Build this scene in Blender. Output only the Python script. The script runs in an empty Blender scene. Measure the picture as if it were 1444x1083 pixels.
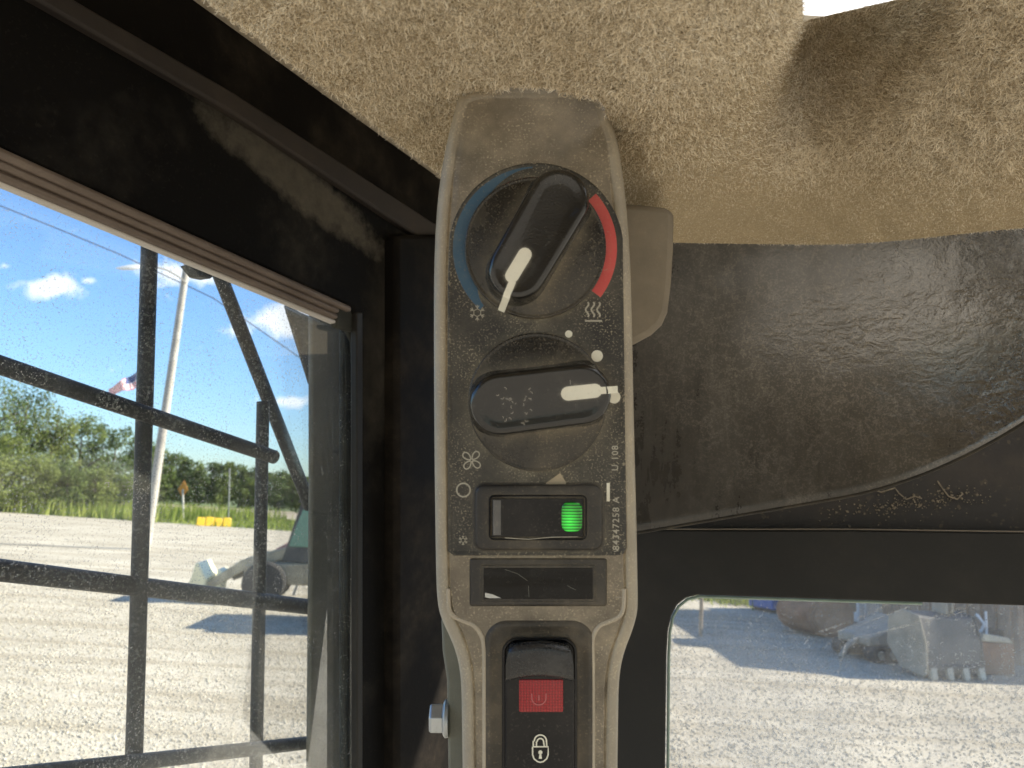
import bpy, bmesh, math, random
import numpy as np
from mathutils import Vector, Matrix, noise as mnoise
random.seed(7); rng = np.random.default_rng(7)
R_ = math.radians
scn = bpy.context.scene; COL = scn.collection

# ------------------------------------------------------------------ camera
FPX = 1043.0; CX, CY = 722.0, 541.5
PITCH = math.atan(179.5 / FPX); ROLL = R_(3.43)
CAM = Vector((0, 0, 2.4))
F = Vector((0, math.cos(PITCH), math.sin(PITCH)))
U0 = Vector((0, -math.sin(PITCH), math.cos(PITCH))); X0 = Vector((1, 0, 0))
RT = X0 * math.cos(ROLL) + U0 * math.sin(ROLL)
UP = -X0 * math.sin(ROLL) + U0 * math.cos(ROLL)
CROT = Matrix((RT, UP, -F)).transposed()          # camera rotation
cd = bpy.data.cameras.new('camera'); cam = bpy.data.objects.new('camera', cd); COL.objects.link(cam)
cam.matrix_world = Matrix.Translation(CAM) @ CROT.to_4x4()
cd.sensor_width = 36; cd.lens = 36 * FPX / 1444; cd.clip_start = 0.01; cd.clip_end = 3000
cd.dof.use_dof = True; cd.dof.focus_distance = 0.33; cd.dof.aperture_fstop = 24
scn.camera = cam

# ------------------------------------------------------------------ light
SUN_AZ, SUN_EL = R_(74), R_(33)                    # azimuth from +Y towards +X
SD = Vector((math.cos(SUN_EL) * math.sin(SUN_AZ), math.cos(SUN_EL) * math.cos(SUN_AZ), math.sin(SUN_EL)))
sl = bpy.data.lights.new('sun', 'SUN'); sl.energy = 5.0; sl.angle = R_(0.53); sl.color = (1, 0.91, 0.78)
so = bpy.data.objects.new('sun', sl); COL.objects.link(so); so.rotation_euler = SD.to_track_quat('Z', 'Y').to_euler()
scn.view_settings.view_transform = 'Standard'; scn.view_settings.look = 'None'
scn.view_settings.gamma = 1; scn.view_settings.exposure = 1.42

# ------------------------------------------------------------------ node helpers
class NT:
    def __init__(s, nt): s.t = nt; s.n = nt.nodes; s.l = nt.links
    def node(s, ty, ins=None, **kw):
        nd = s.n.new(ty)
        for k, v in kw.items(): setattr(nd, k, v)
        for k, v in (ins or {}).items():
            sk = nd.inputs[k]
            if isinstance(v, bpy.types.NodeSocket): s.l.new(v, sk)
            else: sk.default_value = v
        return nd
    def math(s, op, a, b=0.0, c=None, clamp=False):
        i = {0: a, 1: b}
        if c is not None: i[2] = c
        return s.node('ShaderNodeMath', i, operation=op, use_clamp=clamp).outputs[0]
    def vm(s, op, a, b=(0, 0, 0)):
        nd = s.node('ShaderNodeVectorMath', {0: a, 1: b}, operation=op)
        return nd.outputs['Value'] if op in ('DOT_PRODUCT', 'LENGTH', 'DISTANCE') else nd.outputs[0]
    def noise(s, vec, scale, detail=3, rough=0.55, dist=0.0):
        return s.node('ShaderNodeTexNoise', {'Vector': vec, 'Scale': scale, 'Detail': detail, 'Roughness': rough, 'Distortion': dist}).outputs[0]
    def ramp(s, v, a, b, lo=0.0, hi=1.0):
        return s.node('ShaderNodeMapRange', {0: v, 1: a, 2: b, 3: lo, 4: hi}, clamp=True).outputs[0]
    def mix(s, f, a, b):
        nd = s.node('ShaderNodeMix', data_type='RGBA'); 
        for i, v in ((0, f), (6, a), (7, b)):
            if isinstance(v, bpy.types.NodeSocket): s.l.new(v, nd.inputs[i])
            else: nd.inputs[i].default_value = v
        return nd.outputs[2]
    def scaled(s, vec, sc): return s.vm('MULTIPLY', vec, sc)
    def bump(s, h, strength, dist=0.001):
        return s.node('ShaderNodeBump', {'Strength': strength, 'Distance': dist, 'Height': h}).outputs[0]
def c4(c): return (c[0], c[1], c[2], 1)
def new_mat(name):
    m = bpy.data.materials.new(name); m.use_nodes = True
    m.node_tree.nodes.clear(); n = NT(m.node_tree)
    return m, n, n.node('ShaderNodeOutputMaterial')
def blob(n, pos, c, a, b, la, lb):
    """soft elliptical mask round world point c with axes a, b"""
    d = n.vm('SUBTRACT', pos, tuple(c))
    u = n.math('DIVIDE', n.vm('DOT_PRODUCT', d, tuple(a)), la); v = n.math('DIVIDE', n.vm('DOT_PRODUCT', d, tuple(b)), lb)
    return n.math('SQRT', n.math('ADD', n.math('MULTIPLY', u, u), n.math('MULTIPLY', v, v)))

def dusty(name, base, dust, rough=0.5, amt=0.35, speck=0.35, s1=45, s2=1100, bump=0.25, bscale=1600, ao=0.0, aod=0.004,
          streak=None, lo=.42, hi=.72, metallic=0.0, coat=0.0, extra=None, spt=.6, spec=.5, basefn=None):
    m, n, out = new_mat(name)
    tc = n.node('ShaderNodeTexCoord').outputs['Object']
    broad = n.ramp(n.noise(tc, s1, 8, .62), lo, hi)
    mid = n.ramp(n.noise(tc, s1 * 7, 5, .6), .35, .75)
    f = n.math('MULTIPLY', n.math('MULTIPLY', broad, n.math('ADD', n.math('MULTIPLY', mid, .7), .3)), amt)
    sp = n.math('MULTIPLY', n.ramp(n.noise(tc, s2, 2, .5), spt, spt + .08), n.ramp(n.noise(tc, s1 * 3, 5, .65), .38, .64))
    f = n.math('ADD', f, n.math('MULTIPLY', sp, speck))
    if streak:
        st = n.ramp(n.noise(n.scaled(tc, streak[0]), streak[1], 5, .6), .5, .8)
        f = n.math('ADD', f, n.math('MULTIPLY', st, streak[2]))
    if ao:
        a = n.node('ShaderNodeAmbientOcclusion', {'Distance': aod}, samples=6).outputs['AO']
        g = n.math('MULTIPLY', n.ramp(a, .92, .45), n.ramp(n.noise(tc, s1 * 5, 5, .7), .3, .6))
        f = n.math('ADD', f, n.math('MULTIPLY', g, ao))
    if extra: f = extra(n, f)
    f = n.math('MINIMUM', n.math('MAXIMUM', f, 0), 1)
    b2 = n.mix(n.noise(tc, s1 * 2, 4), c4([v * .82 for v in base]), c4([min(1, v * 1.18) for v in base]))
    if basefn: b2 = basefn(n, f, b2)
    colr = n.mix(f, b2, c4(dust))
    rg = n.math('ADD', rough, n.math('MULTIPLY', f, .9 - rough), clamp=True)
    h = n.math('ADD', n.noise(tc, bscale, 3), n.math('MULTIPLY', f, .8))
    p = n.node('ShaderNodeBsdfPrincipled', {'Base Color': colr, 'Roughness': rg, 'Metallic': metallic, 'Coat Weight': coat, 'Specular IOR Level': spec, 'Normal': n.bump(h, bump, .0004)})
    n.l.new(p.outputs[0], out.inputs[0]); return m
def simple(name, col, rough=.6, metallic=0.0, var=.25, s=3.0, bump=0.0, spec=None):
    m, n, out = new_mat(name)
    tc = n.node('ShaderNodeTexCoord').outputs['Object']
    nz = n.noise(tc, s, 5, .6)
    c = n.mix(n.ramp(nz, .3, .7), c4([v * (1 - var) for v in col]), c4([min(1, v * (1 + var)) for v in col]))
    ins = {'Base Color': c, 'Roughness': rough, 'Metallic': metallic}
    if bump: ins['Normal'] = n.bump(nz, bump, .02)
    p = n.node('ShaderNodeBsdfPrincipled', ins); n.l.new(p.outputs[0], out.inputs[0]); return m

# ------------------------------------------------------------------ pixel -> place
def ray(px, py): return F + RT * ((px - CX) / FPX) + UP * ((CY - py) / FPX)
def at_depth(px, py, d): return CAM + ray(px, py) * d
def on_plane(px, py, p0, nrm):
    r = ray(px, py); return CAM + r * ((p0 - CAM).dot(nrm) / r.dot(nrm))
def ground(px, py): return on_plane(px, py, Vector((0, 0, 0)), Vector((0, 0, 1)))
def at_dist(px, py, d):
    r = ray(px, py); return CAM + r * (d / math.hypot(r.x, r.y))

# ------------------------------------------------------------------ world: sky and small clouds
w = bpy.data.worlds.new('World'); scn.world = w; w.use_nodes = True; w.node_tree.nodes.clear(); n = NT(w.node_tree)
sky = n.node('ShaderNodeTexSky', sky_type='NISHITA', sun_disc=False, sun_elevation=SUN_EL, sun_rotation=SUN_AZ,
             air_density=1.25, dust_density=0.5, ozone_density=3.0, altitude=0)
D = n.vm('NORMALIZE', n.node('ShaderNodeTexCoord').outputs['Generated'])
dz = n.node('ShaderNodeSeparateXYZ', {0: D}).outputs[2]
cl = None
for (px, py, lx, ly, k) in ((78, 405, 34, 19, 1), (122, 396, 9, 8, .8), (40, 388, 25, 12, .35), (262, 385, 55, 20, .95), (405, 450, 58, 30, 1.0), (335, 465, 32, 13, .75),
                            (412, 566, 26, 11, .9), (95, 515, 60, 14, .25), (5, 375, 10, 6, .5)):
    c = ray(px, py).normalized(); a = RT; b = UP
    m = blob(n, D, c, (a + b * -.3).normalized(), b, lx * .82 / FPX, ly * .8 / FPX)
    m = n.math('MULTIPLY', n.ramp(m, 1.5, .1), k); cl = m if cl is None else n.math('MAXIMUM', cl, m)
proj = n.vm('DIVIDE', D, n.node('ShaderNodeCombineXYZ', {0: n.math('ADD', dz, .12), 1: n.math('ADD', dz, .12), 2: 1.0}).outputs[0])
elsewhere = n.math('MULTIPLY', n.ramp(n.noise(proj, 1.6, 6, .6), .56, .8), n.ramp(n.vm('DOT_PRODUCT', D, tuple(ray(200, 450).normalized())), .88, .75))
nz = n.noise(D, 38, 6, .62, .3)
cl = n.math('ADD', cl, n.math('MULTIPLY', n.math('SUBTRACT', nz, .5), 1.7))
cl = n.math('MAXIMUM', n.ramp(cl, .22, .75), elsewhere)
tint = n.node('ShaderNodeMix', data_type='RGBA', blend_type='MULTIPLY'); tint.inputs[0].default_value = 1
n.l.new(sky.outputs[0], tint.inputs[6]); tint.inputs[7].default_value = (0.70, 0.88, 1.14, 1)
skyc = n.mix(n.math('MULTIPLY', cl, .85), tint.outputs[2], (6.3, 6.4, 6.6, 1))
bg = n.node('ShaderNodeBackground', {'Color': skyc, 'Strength': 0.088})
n.l.new(bg.outputs[0], n.node('ShaderNodeOutputWorld').inputs[0])

# ------------------------------------------------------------------ object helpers
def tag(o, label=None, cat=None, group=None, kind=None):
    if label: o['label'] = label
    if cat: o['category'] = cat
    if group: o['group'] = group
    if kind: o['kind'] = kind
    return o
def empty(name, loc=(0, 0, 0), rot=None):
    o = bpy.data.objects.new(name, None); COL.objects.link(o); o.empty_display_size = .02
    o.matrix_world = Matrix.Translation(Vector(loc)) @ (rot.to_4x4() if rot is not None else Matrix.Identity(4))
    return o
class MB:
    def __init__(s): s.v = []; s.f = []
    def add(s, vs, fs):
        k = len(s.v); s.v += [tuple(v) for v in vs]; s.f += [tuple(i + k for i in f) for f in fs]; return s
    def loops(s, ls, cap0=True, cap1=True):
        m = len(ls[0]); vs = [p for l in ls for p in l]; fs = []
        for a in range(len(ls) - 1):
            for i in range(m):
                j = (i + 1) % m; fs.append((a * m + i, a * m + j, (a + 1) * m + j, (a + 1) * m + i))
        if cap0: fs.append(tuple(range(m))[::-1])
        if cap1: fs.append(tuple((len(ls) - 1) * m + i for i in range(m)))
        return s.add(vs, fs)
    def prism(s, poly, ext):
        ext = Vector(ext); return s.loops([[Vector(p) for p in poly], [Vector(p) + ext for p in poly]])
    def box(s, c, d, rot=None):
        vs = [Vector((x * d[0] / 2, y * d[1] / 2, z * d[2] / 2)) for z in (-1, 1) for x, y in ((-1, -1), (1, -1), (1, 1), (-1, 1))]
        if rot is not None: vs = [rot @ v for v in vs]
        c = Vector(c); return s.add([v + c for v in vs], [(3, 2, 1, 0), (4, 5, 6, 7), (0, 1, 5, 4), (1, 2, 6, 5), (2, 3, 7, 6), (3, 0, 4, 7)])
    def tube(s, pts, r, seg=12, sq=1.0):
        pts = [Vector(p) for p in pts]; ls = []; rr = r if isinstance(r, (list, tuple)) else [r] * len(pts)
        t0 = (pts[1] - pts[0]).normalized(); a = t0.orthogonal().normalized()
        for i, p in enumerate(pts):
            t = (pts[min(i + 1, len(pts) - 1)] - pts[max(i - 1, 0)]).normalized()
            a = (a - t * a.dot(t)).normalized(); b = t.cross(a)
            ls.append([p + a * (math.cos(q) * rr[i]) + b * (math.sin(q) * rr[i] * sq) for q in [2 * math.pi * k / seg for k in range(seg)]])
        return s.loops(ls)
    def lathe(s, c, axis, prof, seg=24):
        """prof: (along, radius) pairs"""
        axis = Vector(axis).normalized(); a = axis.orthogonal().normalized(); b = axis.cross(a); c = Vector(c)
        return s.loops([[c + axis * h + (a * math.cos(q) + b * math.sin(q)) * r for q in [2 * math.pi * k / seg for k in range(seg)]] for h, r in prof])
    def build(s, name, mat, parent=None, smooth=False, bevel=0, bseg=2, angle=35, fix=True, local=False):
        me = bpy.data.meshes.new(name)
        vs = s.v
        if parent is not None and not local:
            inv = parent.matrix_world.inverted(); vs = [inv @ Vector(v) for v in vs]
        me.from_pydata([tuple(v) for v in vs], [], s.f); me.update()
        if fix:
            b = bmesh.new(); b.from_mesh(me); bmesh.ops.recalc_face_normals(b, faces=b.faces); b.to_mesh(me); b.free()
        me.materials.append(mat)
        o = bpy.data.objects.new(name, me); COL.objects.link(o)
        if parent is not None: o.parent = parent
        if bevel:
            md = o.modifiers.new('bevel', 'BEVEL'); md.width = bevel; md.segments = bseg; md.limit_method = 'ANGLE'; md.angle_limit = R_(30)
            smooth = True
        if smooth:
            me.shade_smooth(); me.set_sharp_from_angle(angle=R_(angle))
        return o
def copy_tree(o, parent=None):
    c = o.copy(); COL.objects.link(c)
    if parent is not None: c.parent = parent
    for ch in list(o.children): copy_tree(ch, c)
    return c
def smin(a, b, k=.04):
    h = max(k - abs(a - b), 0) / k; return min(a, b) - h * h * k * .25
def sstep(a, b, x):
    t = min(1, max(0, (x - a) / (b - a))); return t * t * (3 - 2 * t)

# ------------------------------------------------------------------ palette
DUST = (.40, .35, .26)
M = {}
M['beige'] = dusty('beige_plastic', (.35, .305, .235), (.66, .58, .45), .45, .6, .5, s1=28, s2=1500, bump=.45, ao=.35, lo=.4, hi=.75)
M['beige_shell'] = dusty('beige_shell_plastic', (.175, .147, .105), (.34, .285, .20), .55, .3, .15, s1=40, bump=.25)
M['label'] = dusty('black_dusty_label', (.009, .009, .009), (.36, .32, .23), .4, .38, .8, s1=24, s2=1500, bump=.3, ao=.5, aod=.006, lo=.38, hi=.75, spt=.57)
M['knob'] = dusty('black_dusty_knob', (.006, .006, .006), (.30, .25, .165), .24, .24, .32, s1=22, s2=1500, bump=.25, ao=.6, aod=.007, spt=.58)
M['grip'] = dusty('black_worn_grip', (.004, .004, .004), (.28, .26, .21), .18, .10, .16, coat=.35, s1=30, s2=1500, bump=.15, ao=.8, aod=.006, spt=.62)
M['rocker'] = dusty('black_rocker_plastic', (.005, .005, .006), (.30, .27, .22), .3, .06, .12, spec=.3, s1=40, bump=.12)
M['housing'] = dusty('switch_housing_plastic', (.015, .014, .013), (.30, .25, .17), .45, .32, .3, s1=35, bump=.3, ao=.5, aod=.004)
M['surround'] = dusty('dusty_dark_surround', (.028, .024, .018), (.26, .21, .14), .5, .55, .4, s1=30, bump=.35, ao=.4)
M['glossblack'] = dusty('glossy_black_film', (.004, .004, .004), (.25, .24, .2), .08, .06, .06, spec=.25, s1=60, bump=.1, bscale=150, lo=.55, hi=.8)
M['white'] = dusty('ivory_print', (.74, .72, .60), (.40, .36, .27), .5, .25, .25, s1=60, bump=.1)
M['print'] = dusty('worn_white_print', (.40, .38, .31), (.12, .11, .09), .5, .7, .5, s1=120, bump=.1)
M['blue'] = dusty('faded_blue_print', (.03, .085, .145), (.17, .17, .14), .5, .4, .5, s1=50, bump=.2)
M['red'] = dusty('faded_red_print', (.52, .065, .06), (.40, .24, .18), .5, .35, .5, s1=50, bump=.2)
M['trim'] = dusty('black_dusty_trim', (.006, .005, .004), (.060, .048, .034), .7, .9, .12, spec=.08, s1=16, s2=500, bump=.3, bscale=400, lo=.45, hi=.8)
M['frame'] = dusty('dark_painted_frame', (.010, .0095, .008), (.06, .053, .042), .5, .3, .12, spec=.3, s1=12, s2=500, bump=.15, bscale=500)
M['ledge'] = dusty('brown_dusty_ledge', (.016, .011, .008), (.07, .05, .033), .7, .7, .2, s1=14, bump=.3)
M['rail'] = dusty('dusty_window_rail', (.10, .074, .056), (.25, .20, .16), .5, .6, .2, s1=12, s2=600, bump=.15, streak=((1, 1, 1), 20, .3))
M['railpale'] = dusty('pale_window_rail', (.50, .47, .43), (.30, .26, .22), .5, .5, .2, s1=15, bump=.1)
M['bar'] = dusty('black_guard_steel', (.013, .014, .015), (.20, .20, .18), .5, .35, .7, spec=.3, spt=.55, s1=12, s2=420, bump=.3, bscale=400)
M['post'] = dusty('grey_weathered_post', (.15, .145, .115), (.30, .28, .22), .55, .6, .3, s1=10, s2=350, bump=.3, bscale=300)
M['rubber'] = dusty('black_window_seal', (.035, .036, .031), (.15, .15, .12), .75, .7, .15, s1=15, bump=.2, spec=.12)
M['steel'] = dusty('zinc_steel', (.42, .45, .47), (.25, .25, .22), .35, .3, .2, s1=60, bump=.15, metallic=.8)
M['bracketm'] = dusty('grey_green_bracket', (.12, .125, .10), (.25, .24, .19), .5, .4, .2, s1=30, bump=.2)

# ------------------------------------------------------------------ THE CAB: walls, roof, windows
D1 = Vector((math.sin(R_(29.9)), math.cos(R_(29.9)), 0))                 # the way the left wall runs
CORNER = CAM + Vector((-.070, .60, 0))
WN = Vector((D1.y, -D1.x, 0)); WN = WN if WN.dot(CAM - CORNER) > 0 else -WN   # inward normal of the left wall
def W(px, py, off=0.0): return on_plane(px, py, CORNER + WN * off, WN)
def slabW(name, poly, off, th, mat, parent=None, bevel=0, **k):
    return MB().prism([W(x, y, off) for x, y in poly], -WN * th).build(name, mat, parent, bevel=bevel, **k)
QD = Vector((math.cos(R_(9)), -math.sin(R_(9)), 0)); QN = Vector((-math.sin(R_(9)), -math.cos(R_(9)), 0))
QP = CAM + Vector((-.05, .57, 0))
def Q(px, py, off=0.0): return on_plane(px, py, QP + QN * off, QN)
def slabQ(name, poly, off, th, mat, parent=None, bevel=0, **k):
    return MB().prism([Q(x, y, off) for x, y in poly], -QN * th).build(name, mat, parent, bevel=bevel, **k)

# left wall: black vinyl trim with its own pale dust smear and scuffs
pc = W(425, 262); pd = (W(520, 335) - W(340, 190)).normalized(); pe = pd.cross(WN).normalized()
def smear(n, f):
    pos = n.node('ShaderNodeNewGeometry').outputs['Position']
    d = n.math('ADD', blob(n, pos, pc, pd, pe, .085, .016), n.math('MULTIPLY', n.math('SUBTRACT', n.noise(pos, 60, 6, .7), .5), 1.3))
    d2 = n.math('ADD', blob(n, pos, W(560, 420), Vector((0, 0, 1)), pd, .10, .028), n.math('MULTIPLY', n.math('SUBTRACT', n.noise(pos, 45, 6, .7), .5), 1.6))
    f = n.math('ADD', f, n.math('MULTIPLY', n.math('MULTIPLY', n.ramp(d, 1.15, .7), n.ramp(n.noise(pos, 110, 6, .7), .25, .65, .62, 1)), .95))
    return n.math('ADD', f, n.math('MULTIPLY', n.ramp(d2, 1.3, .3), .35))
M['trimL'] = dusty('black_vinyl_with_dust_smear', (.005, .0045, .004), (.090, .080, .062), .7, .55, .10, spec=.08, s1=16, s2=500, bump=.35, bscale=300, lo=.5, hi=.8, extra=smear)
tag(slabW('wall', [(-160, -110), (50, -10), (600, 335), (660, 372), (660, 1180), (507, 1180), (507, 462), (498, 434), (-160, 138)], 0, .006, M['trimL'], bevel=.002), kind='structure')
tag(slabW('wall_upper', [(-40, -60), (480, -260), (760, 120), (680, 390), (600, 345), (330, 170), (40, 20)], -.004, .03, M['trim']), kind='structure')
lg = slabW('ledge_strip', [(-60, -75), (30, -45), (330, 130), (606, 310), (650, 336), (650, 372), (596, 338), (330, 160), (60, 4), (-60, -64)], .006, .008, M['ledge'], bevel=.003)
tag(lg, 'brown dusty ledge strip running above the side window along the black trim', 'trim strip')

# side window: rail, pane, seal
sw = empty('side_window', W(200, 700, -.02)); tag(sw, 'dusty sliding side window with brown ribbed top rail, left of the control console', 'window')
for k, (a0, b0, a1, b1, off, mt) in enumerate(((132, 150, 424, 433, .006, 'rail'), (151, 166, 434, 442, .003, 'rail'), (168, 184, 443, 452, 0, 'rail'), (186, 193, 454, 459, -.004, 'railpale'))):
    # edge heights given at x = -160 and x = 480
    x1 = (497, 480, 478, 476)[k]
    def yy(p, q, x): return p + (q - p) * (x + 160) / 640
    slabW('rail_rib', [(-160, a0), (x1, yy(a0, a1, x1)), (x1, yy(b0, b1, x1)), (-160, b0)], off, .006, M[mt], sw, bevel=.0022)
slabW('rail_end', [(474, 428), (506, 440), (506, 470), (474, 462)], -.003, .006, M['rubber'], sw, bevel=.002)
def pane_mat(name, tint, haze, speck, sc, dustc=(.62, .6, .54)):
    m, n, out = new_mat(name); tc = n.node('ShaderNodeTexCoord').outputs['Object']
    tr = n.node('ShaderNodeBsdfTransparent', {'Color': c4(tint)}).outputs[0]
    df = n.node('ShaderNodeBsdfDiffuse', {'Color': c4(dustc)}).outputs[0]; tl = n.node('ShaderNodeBsdfTranslucent', {'Color': c4(dustc)}).outputs[0]
    du = n.node('ShaderNodeMixShader', {0: .45, 1: df, 2: tl}).outputs[0]
    a = n.math('MULTIPLY', n.ramp(n.noise(tc, 14, 7, .65), .3, .8), haze)
    s = n.math('MULTIPLY', n.ramp(n.noise(tc, sc, 2, .5), .60, .68), n.ramp(n.noise(tc, 40, 5, .7), .38, .7, .15, 1))
    s2 = n.ramp(n.noise(tc, sc * .33, 2, .6, 1.2), .735, .76)
    f = n.math('ADD', a, n.math('ADD', n.math('MULTIPLY', s, speck), n.math('MULTIPLY', s2, .55)), clamp=True)
    mx = n.node('ShaderNodeMixShader', {0: f, 1: tr, 2: du}).outputs[0]
    gl = n.node('ShaderNodeBsdfGlossy', {'Color': (1, 1, 1, 1), 'Roughness': .03}).outputs[0]
    fr = n.math('MULTIPLY', n.node('ShaderNodeFresnel', {'IOR': 1.45}).outputs[0], .3)
    n.l.new(n.node('ShaderNodeMixShader', {0: fr, 1: mx, 2: gl}).outputs[0], out.inputs[0]); return m
M['paneL'] = pane_mat('dusty_side_glass', (.96, .98, .975), .06, .7, 900)
M['paneR'] = pane_mat('dusty_front_glass', (.95, .965, .965), .34, .5, 650, (.62, .61, .58))
slabW('pane', [(-160, 160), (470, 452), (488, 462), (497, 480), (499, 510), (499, 1180), (-160, 1180)], -.010, .003, M['paneL'], sw)
# seal following the rounded corner of the pane
seal = MB().tube([W(x, y, -.009) for x, y in ((462, 450), (478, 455), (490, 466), (497, 482), (499, 510), (500, 800), (501, 1180))], .0022, 8)
seal.build('seal', M['rubber'], sw, smooth=True)
slabW('jamb_strip', [(503, 440), (512, 440), (512, 1180), (504, 1180)], .0015, .006, M['frame'], sw, bevel=.001)
slabW('inner_channel', [(482, 446), (498, 452), (499, 1180), (483, 1180)], -.015, .004, M['rubber'], sw, bevel=.002)

# steel guard outside the side window
GO = -.075
wg = empty('window_guard', W(200, 700, GO)); tag(wg, 'black steel bar guard with crossed rods outside the side window', 'window guard')
def barW(a, b, wpx, name='bar', off=GO, mat='bar', ends=True):
    A, B = W(*a, off), W(*b, off); mid = (A - CAM).dot(F) * .5 + (B - CAM).dot(F) * .5
    r = wpx / FPX * mid / 2
    return MB().tube([A, A + (B - A) * .5, B], r, 14).build(name, M[mat], wg, smooth=True, bevel=.0008 if ends else 0, angle=50)
barW((211, 340), (189, 1066), 23, 'upright_bar'); barW((-160, 461), (388, 645), 24, 'cross_bar', GO + .009)
barW((-160, 785), (446, 857), 26, 'cross_bar'); barW((-60, 1103), (446, 1046), 21, 'cross_bar', GO + .009)
barW((371, 566), (359, 1180), 18, 'upright_bar', GO - .004); barW((306, 378), (438, 716), 19, 'diagonal_brace', GO - .012)
slabW('gusset', [(404, 430), (450, 452), (446, 552), (438, 540)], GO - .01, .004, M['bar'], wg, bevel=.001)
slabW('guard_bracket', [(268, 372), (282, 378), (303, 388), (298, 393), (283, 390)], GO - .002, .012, M['bar'], wg, bevel=.001)
slabW('guard_post', [(440, 440), (480, 455), (484, 700), (484, 1180), (436, 1180), (440, 700)][:0] + [(440, 440), (480, 455), (500, 700), (506, 1180), (436, 1180), (440, 700)], GO + .018, .005, M['post'], wg, bevel=.002, bseg=3)

# front-right wall: frame with rounded window opening, recess above it
tag(slabQ('wall_front', [(730, 480), (1760, 400), (1760, 760), (730, 752)], -.016, .02, dusty('dark_recess_paint', (.012, .010, .008), (.12, .09, .06), .6, .5, .5, s1=12, s2=260, bump=.5, bscale=300)), kind='structure')
frame_poly = [(720, 746), (1200, 748), (1760, 756), (1760, 866), (1444, 854), (984, 839), (968, 843), (955, 853), (947, 868), (942, 890), (940, 925), (937, 1180), (720, 1180)]
tag(slabQ('window_frame_wall', frame_poly, 0, .022, M['frame'], bevel=.0012), kind='structure')
ed_ = MB().tube([Q(x, 746.2 + max(0, x - 1200) * .0143, .0004) for x in (880, 1000, 1200, 1480, 1760)], .00045, 6).build('edge_highlight', dusty('painted_edge_highlight', (.12, .10, .075), (.2, .17, .12), .6, .5, .3, s1=60), bpy.data.objects['window_frame_wall'])  # pale tube painting the light caught along the frame's top edge
tag(slabW('corner_post', [(560, 330), (700, 330), (700, 1200), (560, 1200)], .012, .03, M['trim'], bevel=.004), kind='structure')
fw = empty('lower_window', Q(1200, 950, -.02)); tag(fw, 'hazy streaked window with rounded corner at the lower right, facing the gravel yard', 'window')
slabQ('pane', [(920, 820), (1760, 840), (1760, 1180), (920, 1180)], -.026, .003, M['paneR'], fw)
MB().tube([Q(x, y, -.0225) for x, y in ((1300, 851), (986, 841), (970, 845), (957, 855), (949, 870), (944.5, 892), (943, 925), (941, 1180))], .0011, 8).build('glass_edge',
    simple('green_glass_edge', (.22, .30, .25), .3, var=.2, s=40), fw, smooth=True)
scm, n, out = new_mat('pale_glass_streak'); tc = n.node('ShaderNodeTexCoord').outputs['Object']
f = n.ramp(n.noise(tc, 300, 4, .7), .42, .62, 0, .42)
n.l.new(n.node('ShaderNodeMixShader', {0: f, 1: n.node('ShaderNodeBsdfTransparent').outputs[0], 2: n.node('ShaderNodeBsdfDiffuse', {'Color': (.8, .8, .78, 1)}).outputs[0]}).outputs[0], out.inputs[0])
def ribbon(mb, pts, wd, nrm):
    pts = [Vector(p) for p in pts]; vs = []
    for i, p in enumerate(pts):
        t = (pts[min(i + 1, len(pts) - 1)] - pts[max(i - 1, 0)]).normalized(); s = t.cross(nrm).normalized() * wd / 2; vs += [p - s, p + s]
    return mb.add(vs, [(2 * i, 2 * i + 1, 2 * i + 3, 2 * i + 2) for i in range(len(pts) - 1)])
for (x0, y0, x1, y1, wd) in ((1150, 893, 1262, 848, .0013), (1160, 896, 1290, 852, .0008), (1195, 903, 1372, 852, .0013), (1260, 887, 1400, 849, .0008), (1080, 1060, 1300, 960, .0005),
                             (1193, 905, 1175, 975, .0012), (1310, 872, 1308, 940, .0016)):
    mb = MB(); ribbon(mb, [Q(x0 + (x1 - x0) * t / 8, y0 + (y1 - y0) * t / 8 + 2.5 * math.sin(t * .4), -.0245) for t in range(9)], wd, QN); mb.build('pane_streak', scm, fw, fix=False)  # thin pale strokes drawn across the pane

# crumbs of dried dirt on the ledge below the curved panel
mb = MB()
for k in range(260):
    t = random.random(); px = 1140 + 260 * random.betavariate(2, 1.6) + random.gauss(0, 8); py = 722 - 8 * sstep(1150, 1400, px) * 3 + random.gauss(0, 9)
    p = Q(px, min(py, 742), -.0155); r = random.uniform(.0002, .0007) * random.choice((1, 1, 1, 1.6))
    mb.lathe(p, (random.gauss(0, 1), random.gauss(0, 1), random.gauss(0, 1)), [(-r, r * .4), (0, r), (r * .8, r * .5)], 5)
for pts in ([(1232, 690), (1242, 694), (1262, 688), (1268, 696), (1278, 704), (1290, 700), (1300, 703)], [(1322, 678), (1330, 690), (1338, 700), (1350, 704), (1358, 696)]):
    mb.tube([Q(x, y, -.0145) for x, y in pts], .0005, 5)
o = mb.build('dirt_crumbs', simple('dried_dirt', (.21, .175, .125), .9, var=.5, s=300)); tag(o, 'crumbs of dried tan dirt caught in the dark recess under the curved panel', 'dirt', kind='stuff')

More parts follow.
